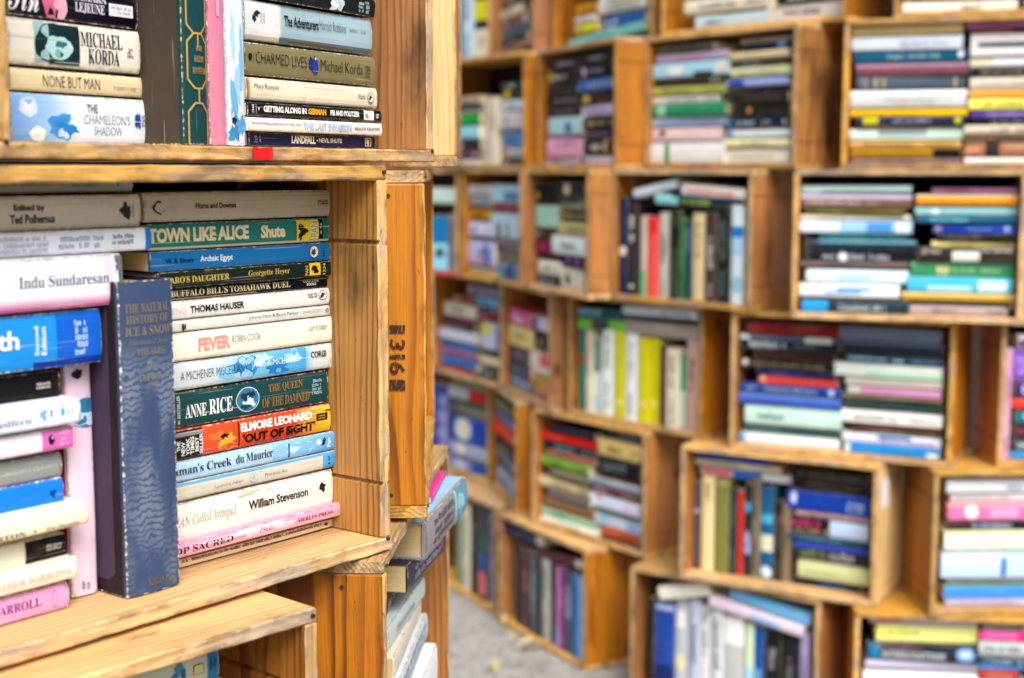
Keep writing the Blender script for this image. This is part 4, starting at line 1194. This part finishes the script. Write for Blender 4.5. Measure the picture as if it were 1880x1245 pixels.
nv('N2', 231, 330, 514, 1083, 900, '4a5c7c', 'large worn blue clothbound book with gold lettering, upright in near middle crate', [
   ('t', 'THE NATURAL', '8e8060', 555, 572, .1, .92, 's', 90), ('t', 'HISTORY OF', '8e8060', 576, 592, .12, .9, 's', 90), ('t', 'ICE & SNOW', '948664', 597, 614, .1, .94, 's', 90), ('t', 'Illustrated from', '8e8060', 621, 634, .14, .9, 'i', 90), ('t', 'THE ALPS', '8e8060', 638, 650, .28, .78, 's', 90),
   ('o', 664, .5, 4, .05, '8e8060', .2), ('t', 'TUTTON', '8e8060', 684, 698, .3, .74, 's', 90), ('t', 'KEGAN PAUL', '807458', 1060, 1074, .36, .9, 's', 90)], d=.024, D=.138, style='ripple', hard=True, side='3a3036', flap='5c4c62')
# right pile of the middle crate, in focus
dD = .056
nc(264, 611, 349.5, 402, 450, 'c4bca8', 'beige paperback with plain small black lettering, top of near middle right pile', [('t', 'Hume and Downes', '2c2824', 358, 432, .42, .62, 'b'), ('o', 291, .5, 11, .22, '4c443c', .3), ('o', 292, .5, 9.5, .17, 'c4bca8', .3), ('r', 279, 283, .4, .55, '4c443c'), ('s', '3c3834', 581, 602, .44, .64, 2)], d=dD)
nc(272, 604, 404, 451, 450, '2c8c82', 'teal paperback with cream block capitals and yellow square, near middle right pile', [('r', 274, 604, .01, .1, 'd8ccac'), ('t', 'A TOWN LIKE ALICE', 'e8deb8', 248, 456, .26, .84, 'h'), ('t', 'Shute', 'e8deb8', 478, 523, .26, .8, 'h'),
   ('r', 544, 568, .1, .95, 'ecd430'), ('o', 553, .62, 5, .18, '181814', .4), ('o', 556, .42, 7, .16, '181814', .5), ('o', 551, .28, 4, .14, '181814', .4), ('r', 568, 584, .12, .95, 'e4dca0'), ('t', 'PAN', '8c8450', 570, 582, .22, .86, 'n', 90), ('r', 584, 592, .12, .95, '1c2024'), ('t', 'X 96', 'd8d4b8', 586, 590, .3, .8, 'b', 90)], d=dD)
nc(275, 607, 452, 488, 450, '1e82ba', 'bright mid-blue paperback with white circle logo, near middle right pile', [('t', 'W. B. Emery', '10284c', 303, 356, .3, .62, 'b'), ('t', 'Archaic Egypt', 'e0e8f0', 367, 427, .28, .68, 'b'), ('o', 576, .52, 8, .36, '10283c', .02), ('o', 576, .52, 7.2, .32, 'e4e4dc', .02), ('o', 575, .5, 4, .18, '3c4c54', .5), ('t', '4 4 4 2', '14304c', 592, 596, .2, .7, 'b', 90)], d=dD-.001)
nc(290, 610, 489, 519, 450, '16362a', 'dark green paperback with gold title and yellow square, near middle right pile', [('t', "FARO'S DAUGHTER", 'd8c078', 304, 421, .3, .7, 's'), ('t', 'Georgette Heyer', 'c8b060', 456, 532, .3, .76, 's'), ('t', 'PAN', 'c0b878', 560, 566, .14, .8, 'b', 90), ('r', 568, 588, .12, .95, 'ecc820'), ('o', 576, .62, 5, .16, '181814', .4), ('o', 580, .4, 6, .16, '181814', .5), ('t', '1234', 'c0b878', 592, 597, .14, .9, 'b', 90)], d=dD-.001)
nc(300, 603, 519.5, 540, 450, '10142a', 'thin navy-black paperback with cream serif capitals, near middle right pile', [('t', "BUFFALO BILL'S TOMAHAWK DUEL", 'dccba0', 313, 533, .3, .92, 's'), ('r', 313, 470, .08, .14, 'c8b890'), ('t', 'GOLD STAR', 'c0b490', 556, 585, .62, .9, 'b'), ('t', 'BOOKS', 'e0dcc8', 563, 580, .28, .55, 'b')], d=dD+.004)
nc(300, 605, 541, 574, 450, 'e6e4e0', 'white paperback with black sans capitals, near middle right pile', [('t', 'CASING', 'e0b8c4', 296, 340, .3, .66, 'n'), ('t', 'THOMAS HAUSER', '201c24', 348, 447, .3, .7, 'b'), ('s', '4c4850', 564, 582, .48, .8, 2), ('o', 592, .6, 8, .3, '6c6870', .02), ('o', 592, .6, 7.2, .26, 'e6e4e0', .02), ('o', 591, .58, 3.5, .16, '4c4850', .5)], d=dD+.001)
nc(300, 606, 575, 596, 450, 'dad8d2', 'thin grey-white paperback with thin grey lettering, near middle right pile', [('t', 'Johnny Hart & Brant Parker', '6c6860', 456, 547, .34, .78, 'n'), ('t', '0-445-13700-7', 'a09c94', 556, 592, .4, .74, 'n'), ('o', 600, .55, 4, .2, 'a8a49c', .4), ('o', 335, .4, 3, .35, '3c4034', .4), ('r', 338, 340, .2, .7, '3c4034')], d=dD)
nc(300, 611, 597, 648, 450, 'ece4d4', 'cream paperback with faded salmon bold title, near middle right pile', [('t', 'FEVER', 'e8a098', 363, 422, .28, .76, 'h'), ('t', 'ROBIN COOK', '7c7468', 425, 478, .44, .7, 'n'), ('s', 'b0a494', 565, 600, .52, .72, 2)], d=dD-.001)
nc(300, 610, 649, 699, 450, 'd2d8d8', 'grey-white paperback with pale blue painted scene, near middle right pile', [('r', 380, 480, .03, .97, 'd2d8d8', '7cb8d8'), ('r', 480, 562, .03, .97, '7cb8d8', '5ca8d4'), ('r', 562, 578, .03, .97, '8cc0dc', 'd2d8d8'), ('o', 450, .5, 24, .34, '3c90c4', .5), ('o', 510, .35, 22, .25, '2c84bc', .6), ('o', 540, .65, 18, .22, 'a8d0e4', .6), ('o', 480, .7, 16, .18, 'b8d8e8', .6), ('o', 415, .4, 14, .2, '8cc0dc', .6),
   ('t', 'A MICHENER MISCELLANY', '2c3438', 330, 455, .34, .66, 'n'), ('t', 'JAMES A. MICHENER', 'e8f0f4', 462, 545, .38, .68, 'n'), ('t', 'CORGI', '1c1820', 570, 598, .5, .76, 'b')], d=dD)
nc(300, 603, 701, 765, 450, '175458', 'dark teal paperback with white serif capitals and round emblem, near middle right pile', [('t', '#1 BESTSELLER', 'b8ccc8', 324, 330, .1, .92, 'b', 90), ('t', 'ANNE', 'eceae4', 339, 378, .24, .62, 's'), ('t', 'RICE', 'eceae4', 383, 426, .24, .68, 's'), ('o', 454, .5, 21.5, .37, 'c0d0d4', .01), ('o', 454, .5, 20, .34, '3c80a0', .02), ('o', 456, .45, 10, .18, 'c8dce8', .5), ('o', 448, .6, 8, .12, '14405c', .5), ('o', 460, .62, 6, .1, '183c54', .5), ('o', 452, .3, 10, .07, '1c4c64', .4),
   ('t', 'THE QUEEN', 'a07c3c', 492, 555, .56, .84, 's'), ('t', 'OF THE DAMNED', 'a07c3c', 480, 567, .16, .46, 's'), ('s', 'a8c0c0', 571, 590, .3, .8, 4)], d=dD+.003)
nc(300, 607, 768, 821, 450, 'd4562e', 'red-orange paperback with black bestseller block at left, near middle right pile', [('r', 301, 372, .02, .98, '1c181c'), ('r', 323, 372, .78, .92, '8c8c90'), ('r', 372, 470, .02, .98, 'dc6038', 'd4562e'), ('r', 545, 606, .02, .98, 'e07c38', 'ecc040'), ('o', 420, .3, 14, .3, 'ecb048', .7), ('o', 400, .6, 20, .14, 'e88048', .6), ('o', 413, .55, 7, .07, '1c1418', .6), ('r', 437, 439.5, .05, .95, '241418'),
   ('t', 'THE', 'e4e4e0', 323, 329, .3, .64, 'b', 90), ('t', 'NEW', 'e4e4e0', 331, 338, .12, .6, 'b', 90), ('t', 'YORK', 'e4e4e0', 340, 347, .12, .7, 'b', 90), ('t', 'TIMES', 'e4e4e0', 348, 355, .12, .74, 'b', 90), ('t', 'BEST', 'e4e4e0', 357, 363, .2, .7, 'b', 90), ('t', 'SELLER', 'e4e4e0', 365, 371, .08, .8, 'b', 90),
   ('t', 'ELMORE LEONARD', 'f0ece4', 442, 572, .56, .88, 'h'), ('t', "'OUT OF SIGHT'", '181414', 445, 578, .14, .48, 'h'), ('r', 580, 600, .46, .72, '181814'), ('s', 'c8a040', 582, 598, .5, .68, 2), ('r', 596, 606, .78, .82, '241c14')], d=dD)
nc(300, 614, 823, 860, 450, 'b6d0e6', 'pale blue paperback with dark serif title and light drapery, near middle right pile', [('t', "Frenchman's Creek", '24344c', 268, 424, .34, .78, 's'), ('t', 'du Maurier', '24344c', 432, 500, .34, .78, 's'), ('r', 501, 613, .03, .97, '9cc4e0', '6cace0'), ('o', 552, .5, 26, .42, 'c0dcec', .5), ('o', 570, .45, 16, .2, '8cbcdc', .6), ('r', 528, 531, .1, .85, '245c84'), ('o', 585, .6, 4, .16, 'ecece4', .1), ('o', 594, .55, 3, .2, '1c2430', .5), ('t', 'Pan', 'e0ecf4', 600, 606, .2, .7, 'b', 90)], d=dD-.001)
nc(300, 616, 861, 894, 450, 'cec9bc', 'grey-beige paperback with blue end and faint circle, near middle right pile', [('r', 301, 616, .86, .99, '6cacdc'), ('r', 593, 615, .02, .9, '6cacd4', '4c98cc'), ('t', 'Leonard Adam', '7c7468', 394, 447, .32, .52, 'n'), ('o', 466, .44, 7.5, .28, 'a8c0c4', .02), ('o', 466, .44, 6.5, .24, 'cec9bc', .02), ('o', 466, .44, 3.5, .14, '9cb8c0', .5), ('t', 'Primitive Art', '7c7468', 487, 528, .34, .56, 'n'), ('t', 'A 67', '1c3c5c', 602, 606, .2, .75, 'b', 90)], d=dD-.002)
nc(300, 612, 896, 967, 450, 'e5e0d6', 'thick cream-white paperback with peeling film and black author line, near middle right pile', [('t', 'A MAN Called Intrepid', 'b0a89c', 300, 433, .34, .66, 'i'), ('t', 'William Stevenson', '241c20', 456, 565, .42, .66, 'b'), ('o', 592, .56, 6, .12, '2c282c', .4), ('o', 398, .84, 8, .06, 'f4f0e8', .6), ('o', 455, .88, 16, .05, 'd0c4b0', .7), ('o', 500, .9, 8, .06, 'f4f0e8', .6)], d=dD)
nc(300, 626, 968, 993, 450, 'e8a6bc', 'thin pink hardback with dark plum capitals, near middle right pile', [('r', 322, 624, .02, .3, 'e0bcc4'), ('o', 470, .6, 60, .3, 'f0c8d0', .7), ('t', 'TOP SACRED', '3c2434', 306, 428, .22, .74, 's'), ('t', 'Phelix', '7c4c60', 476, 503, .34, .76, 'i'), ('t', 'MERLIN PRESS', '7c4458', 546, 611, .36, .66, 's')], d=dD-.008, hard=True)
nc(300, 612, 994, 1010, 450, 'e4d2b4', 'thin cream paperback under the pink hardback, near middle right pile', [('s', '3c2824', 330, 590, .5, .96), ('o', 598, .6, 4, .2, '5c4c40', .4)], d=dD+.002)

# lower crates
nb('N3', 200, 402, 1198, 1262, 350, 'c8cabc', 'white paperback with blue floral pattern and yellow square, in near lower crate', [
   ('r', 355, 374, .32, .62, '6c6444'), ('r', 356, 373, .34, .6, 'd8cc94'), ('o', 330, .7, 8, .16, '5c94ac', .7), ('o', 322, .4, 9, .2, '4c8ca8', .7), ('r', 332, 340, .02, .6, '1c7898'), ('r', 381, 400, .02, .98, '3c88b0'), ('o', 391, .5, 5, .3, '1c6090', .6), ('s', 'a0a498', 280, 300, .3, .5)], d=.04)
nb('N3', 200, 412, 1264, 1300, 350, 'd8ccb0', 'cream paperback under the floral one, in near lower crate', [], d=.036)
for q, (cc, lab) in enumerate((('b8a890', 'buff'), ('7c8c94', 'grey-blue'), ('c8b8a0', 'tan'), ('704038', 'brown'), ('d8d4c8', 'off-white'), ('3c5468', 'slate'))):
    queue(CR['N3'], .26, CR['N3'].tb+.0006+q*.029, 0, .035, .2, .0285, .11, cc, 1e5, f'{lab} book low in the pile of the near lower crate', decals=[])
c3 = CR['N3b']
def tb_(u0, u1, v0, v1, d, col, label, decals=(), D=.11, **k):
    queue(c3, u0-.022, v0, 0, d, u1-u0, v1-v0, D, col, 1e6, label, decals=list(decals), **k)
tb_(.300, .43, .2945, .3005, -.006, 'd83c9c', 'thin magenta book wedged under the board of the lower turned crate')
tb_(.225, .43, .2565, .294, -.010, 'a4a0a2', 'thick grey hardback with pale blue cover, jutting out of the lower turned crate', [('r', .7, .98, .02, .98, '6ca4bc'), ('r', .66, .7, .02, .98, 'b0d8e4'), ('s', '5c565c', .12, .62, .15, .9, 3), ('o', .82, .5, .08, .3, 'a8d4e0', .5)], D=.125, side='a4c8dc', hard=True, yaw=-5.5)
tb_(.205, .36, .2295, .256, .006, '3c3c50', 'dark slate book with pale lettering, under the jutting hardback', [('s', 'b8b8c8', .15, .85, .2, .85, 2), ('r', .86, .9, .3, .8, 'c85c8c')], yaw=-7)
tb_(.17, .29, .206, .2285, .026, '4c3430', 'small dark paperback with orange edge, in lower turned crate', [('r', .02, .2, .05, .95, 'd8602c'), ('s', 'c8a890', .3, .9, .2, .8)], D=.1)
tb_(.17, .345, .1835, .2055, .02, 'ccd6d4', 'pale grey-green paperback, middle of the turned pile', [('s', 'a0b4b8', .2, .7, .3, .7)], yaw=-4, D=.1)
tb_(.155, .35, .1635, .183, .012, 'dcd4c4', 'cream book between pale covers, in lower turned crate')
tb_(.145, .355, .1355, .163, .006, 'd0d6da', 'pale grey patterned book, in lower turned crate', [('s', '7c94a8', .1, .9, .1, .9, 3)])
tb_(.13, .34, .0905, .135, -.002, 'eceef0', 'thick white book low in the turned crate', [], yaw=-1)
tb_(.12, .33, .0505, .09, -.018, 'b8b8bc', 'grey book with peach cover, low in the turned crate', [], side='e8a48c', hard=True)
tb_(.12, .33, .0125, .05, 0, '8c7c6c', 'taupe book lowest in the turned crate')

# ------------------------------------------------------------------ build the books
order = sorted(range(len(BOOKS)), key=lambda i: -BOOKS[i]['area'])
keep = set(order[:300])
seen = {}
mass = []
for i, b in enumerate(BOOKS):
    c = b['c']
    cover, pages = make_book(b['L'], b['T'], b['D'], b['col'], b.get('style', 'gloss'), b.get('side'), b['decals'], b['seed'], b.get('hard', False), b.get('flap'))
    roll = math.radians(b['roll']+b.get('tilt', 0))
    m = c.mat @ Matrix.Translation((b['u'], b['d'], b['v'])) @ Matrix.Rotation(math.radians(b.get('yaw', 0)), 4, 'Z') @ Matrix.Rotation(-roll, 4, 'Y')
    if i in keep:
        root = bpy.data.objects.new('book', None); COL.objects.link(root); root.matrix_world = m; root.empty_display_size = .03
        lab = b['label']
        if lab in seen: print('DUPLICATE LABEL', lab)
        seen[lab] = 1
        tag(root, lab, 'book', 'books in the wooden crates')
        link('cover', cover, root); link('page_block', pages, root)
    else:
        mass.append((cover, m)); mass.append((pages, m))
if mass:
    import bmesh
    bm = bmesh.new(); mats = [M['gloss'], M['matt'], M['cloth'], M['page']]
    big = bpy.data.meshes.new('distant_books')
    for q in mats: big.materials.append(q)
    for me, m in mass:
        if 'Col' not in me.color_attributes:
            me.color_attributes.new('Col', 'FLOAT_COLOR', 'CORNER'); me.attributes.new('wear', 'FLOAT', 'POINT')
        me.transform(m); idx = mats.index(me.materials[0]); n0 = len(bm.faces)
        bm.from_mesh(me); bm.faces.ensure_lookup_table()
        for f in bm.faces[n0:]: f.material_index = idx
    bm.to_mesh(big); bm.free()
    o = link('distant_books', big); o['kind'] = 'stuff'; o['label'] = 'smallest far books filling gaps in the curved wall of crates'; o['category'] = 'books'
print('BOOKS', len(BOOKS), 'individual', min(300, len(BOOKS)))

# ------------------------------------------------------------------ tape, sticker, stencil, leaves
def sheet(name, key, u0, u1, v0, v1, y, mat, th=.0004):
    """thin patch glued to a crate's front edge, bent over nothing: a real thin box"""
    vs = [(u, yy, v) for u in (u0, u1) for yy in (y-th, y) for v in (v0, v1)]
    me = bpy.data.meshes.new(name); me.from_pydata(vs, [], [(0, 1, 3, 2), (4, 6, 7, 5), (0, 4, 5, 1), (2, 3, 7, 6), (0, 2, 6, 4), (1, 5, 7, 3)]); me.materials.append(mat)
    return link(name, me, CR[key].root)
def tape_px(key, x0, x1, ym, v0, v1):
    c = CR[key]; u0 = pl(c, x0, ym)[0]; u1 = pl(c, x1, ym)[0]
    rng = random.Random(key+'tape'); n = 9; vs = []
    for q in range(n):
        u = u0+(u1-u0)*q/(n-1); ed = rng.uniform(0, .0012) if 0 < q < n-1 else 0
        lift = -.0016-.0008*abs(mnoise.noise((q*.9, u*50, 3)))-(.0014 if q == n-1 else 0)
        for v in (v0+ed, (v0+v1)/2, v1-rng.uniform(0, .0012)):
            vs += [(u+rng.uniform(-.0003, .0003), lift, v), (u, lift+.0004, v)]
    fs = []
    for q in range(n-1):
        a = q*6
        for r in (0, 2): fs += [(a+r, a+6+r, a+8+r, a+2+r), (a+1+r, a+3+r, a+9+r, a+7+r)]
        fs += [(a, a+1, a+7, a+6), (a+4, a+10, a+11, a+5)]
    me = bpy.data.meshes.new('tape'); me.from_pydata(vs, [], fs); me.materials.append(M['tape']); link('tape', me, c.root)
tape_px('N1', 462, 495, 280, .0004, .0112)
tape_px('R2a', 796, 838, 516, .0, .011)
tape_px('R0a', 884, 900, 131, -.0, .011)
# white sticker on the pale right end of a far crate
c = CR['R4d']; me = bpy.data.meshes.new('sticker')
Wd = c.W+.0004
me.from_pydata([(Wd, .02, .215), (Wd, .075, .205), (Wd, .075, .27), (Wd, .02, .275), (Wd-.0004, .02, .215), (Wd-.0004, .075, .205), (Wd-.0004, .075, .27), (Wd-.0004, .02, .275)], [], [(0, 1, 2, 3), (4, 7, 6, 5), (0, 4, 5, 1), (1, 5, 6, 2), (2, 6, 7, 3), (3, 7, 4, 0)])
me.materials.append(M['sticker']); link('sticker', me, c.root)
# stencilled digits on the side of the stencilled crate (reads downwards)
c = CR['N2b']; vs, fs = [], []
def digit(ch, z_top, hgt, y0, y1):
    tv, tf = text_mesh(ch, 'b'); o = len(vs)
    for a, b in tv: vs.append((-.0008, y1+(y0-y1)*b, z_top-hgt*a))
    for f in tf: fs.append([o+q for q in f])
def side_pt(x, y):               # pixel -> (depth, height) on the crate's left side
    r = ray(x, y); k = c.P0.dot(c.t)/r.dot(c.t); p = r*k
    return (p-c.P0).dot(c.i), p.z-c.z0
for ch, ya, yb in (('1', 597, 612), ('3', 623, 643), ('1', 651, 659), ('6', 664, 688), ('1', 697, 717)):
    d1, za = side_pt(715, ya); d0, zb = side_pt(744, yb)
    digit(ch, za, za-zb, d0, d1)
me = bpy.data.meshes.new('stencil_digits'); me.from_pydata(vs, [], fs); me.materials.append(M['ink']); link('stencil_digits', me, c.root)

def leaf(px, py, size, rot, lab, seed):
    r = ray(px, py); k = -EYE/r.z; p = r*k; rng = random.Random(seed); vs, fs = [], []
    n = 9
    for i in range(n):
        s = i/(n-1); wdt = .5*math.sin(math.pi*min(1, s*.93+.05))**.8*(1+.2*math.sin(s*20))
        z = .006+.018*math.sin(s*3)+rng.uniform(0, .003)
        vs += [((s-.5)*size, -wdt*size*.5, z+.012), ((s-.5)*size, 0, z), ((s-.5)*size, wdt*size*.5, z+.010)]
    for i in range(n-1):
        a = i*3; fs += [(a, a+3, a+4, a+1), (a+1, a+4, a+5, a+2)]
    me = bpy.data.meshes.new('fallen_leaf'); me.from_pydata(vs, [], fs); me.materials.append(M['leaf'])
    o = link('fallen_leaf', me); o.location = (p.x, p.y, 0); o.rotation_euler = (0, 0, rot)
    tag(o, lab, 'leaf', 'dry leaves on the gravel')
leaf(972, 1197, .06, .3, 'largest dry yellow leaf on the gravel before the magenta-spined crate', 1)
leaf(930, 1152, .04, 1.2, 'dry tan leaf against the corner of the ground crate', 2)
leaf(905, 1238, .04, 2.0, 'dry yellow leaf at the bottom edge, nearest the lens', 3)
leaf(944, 1185, .028, .8, 'small brown-pink dry leaf between the two larger ones', 4)
bpy.context.view_layer.update()
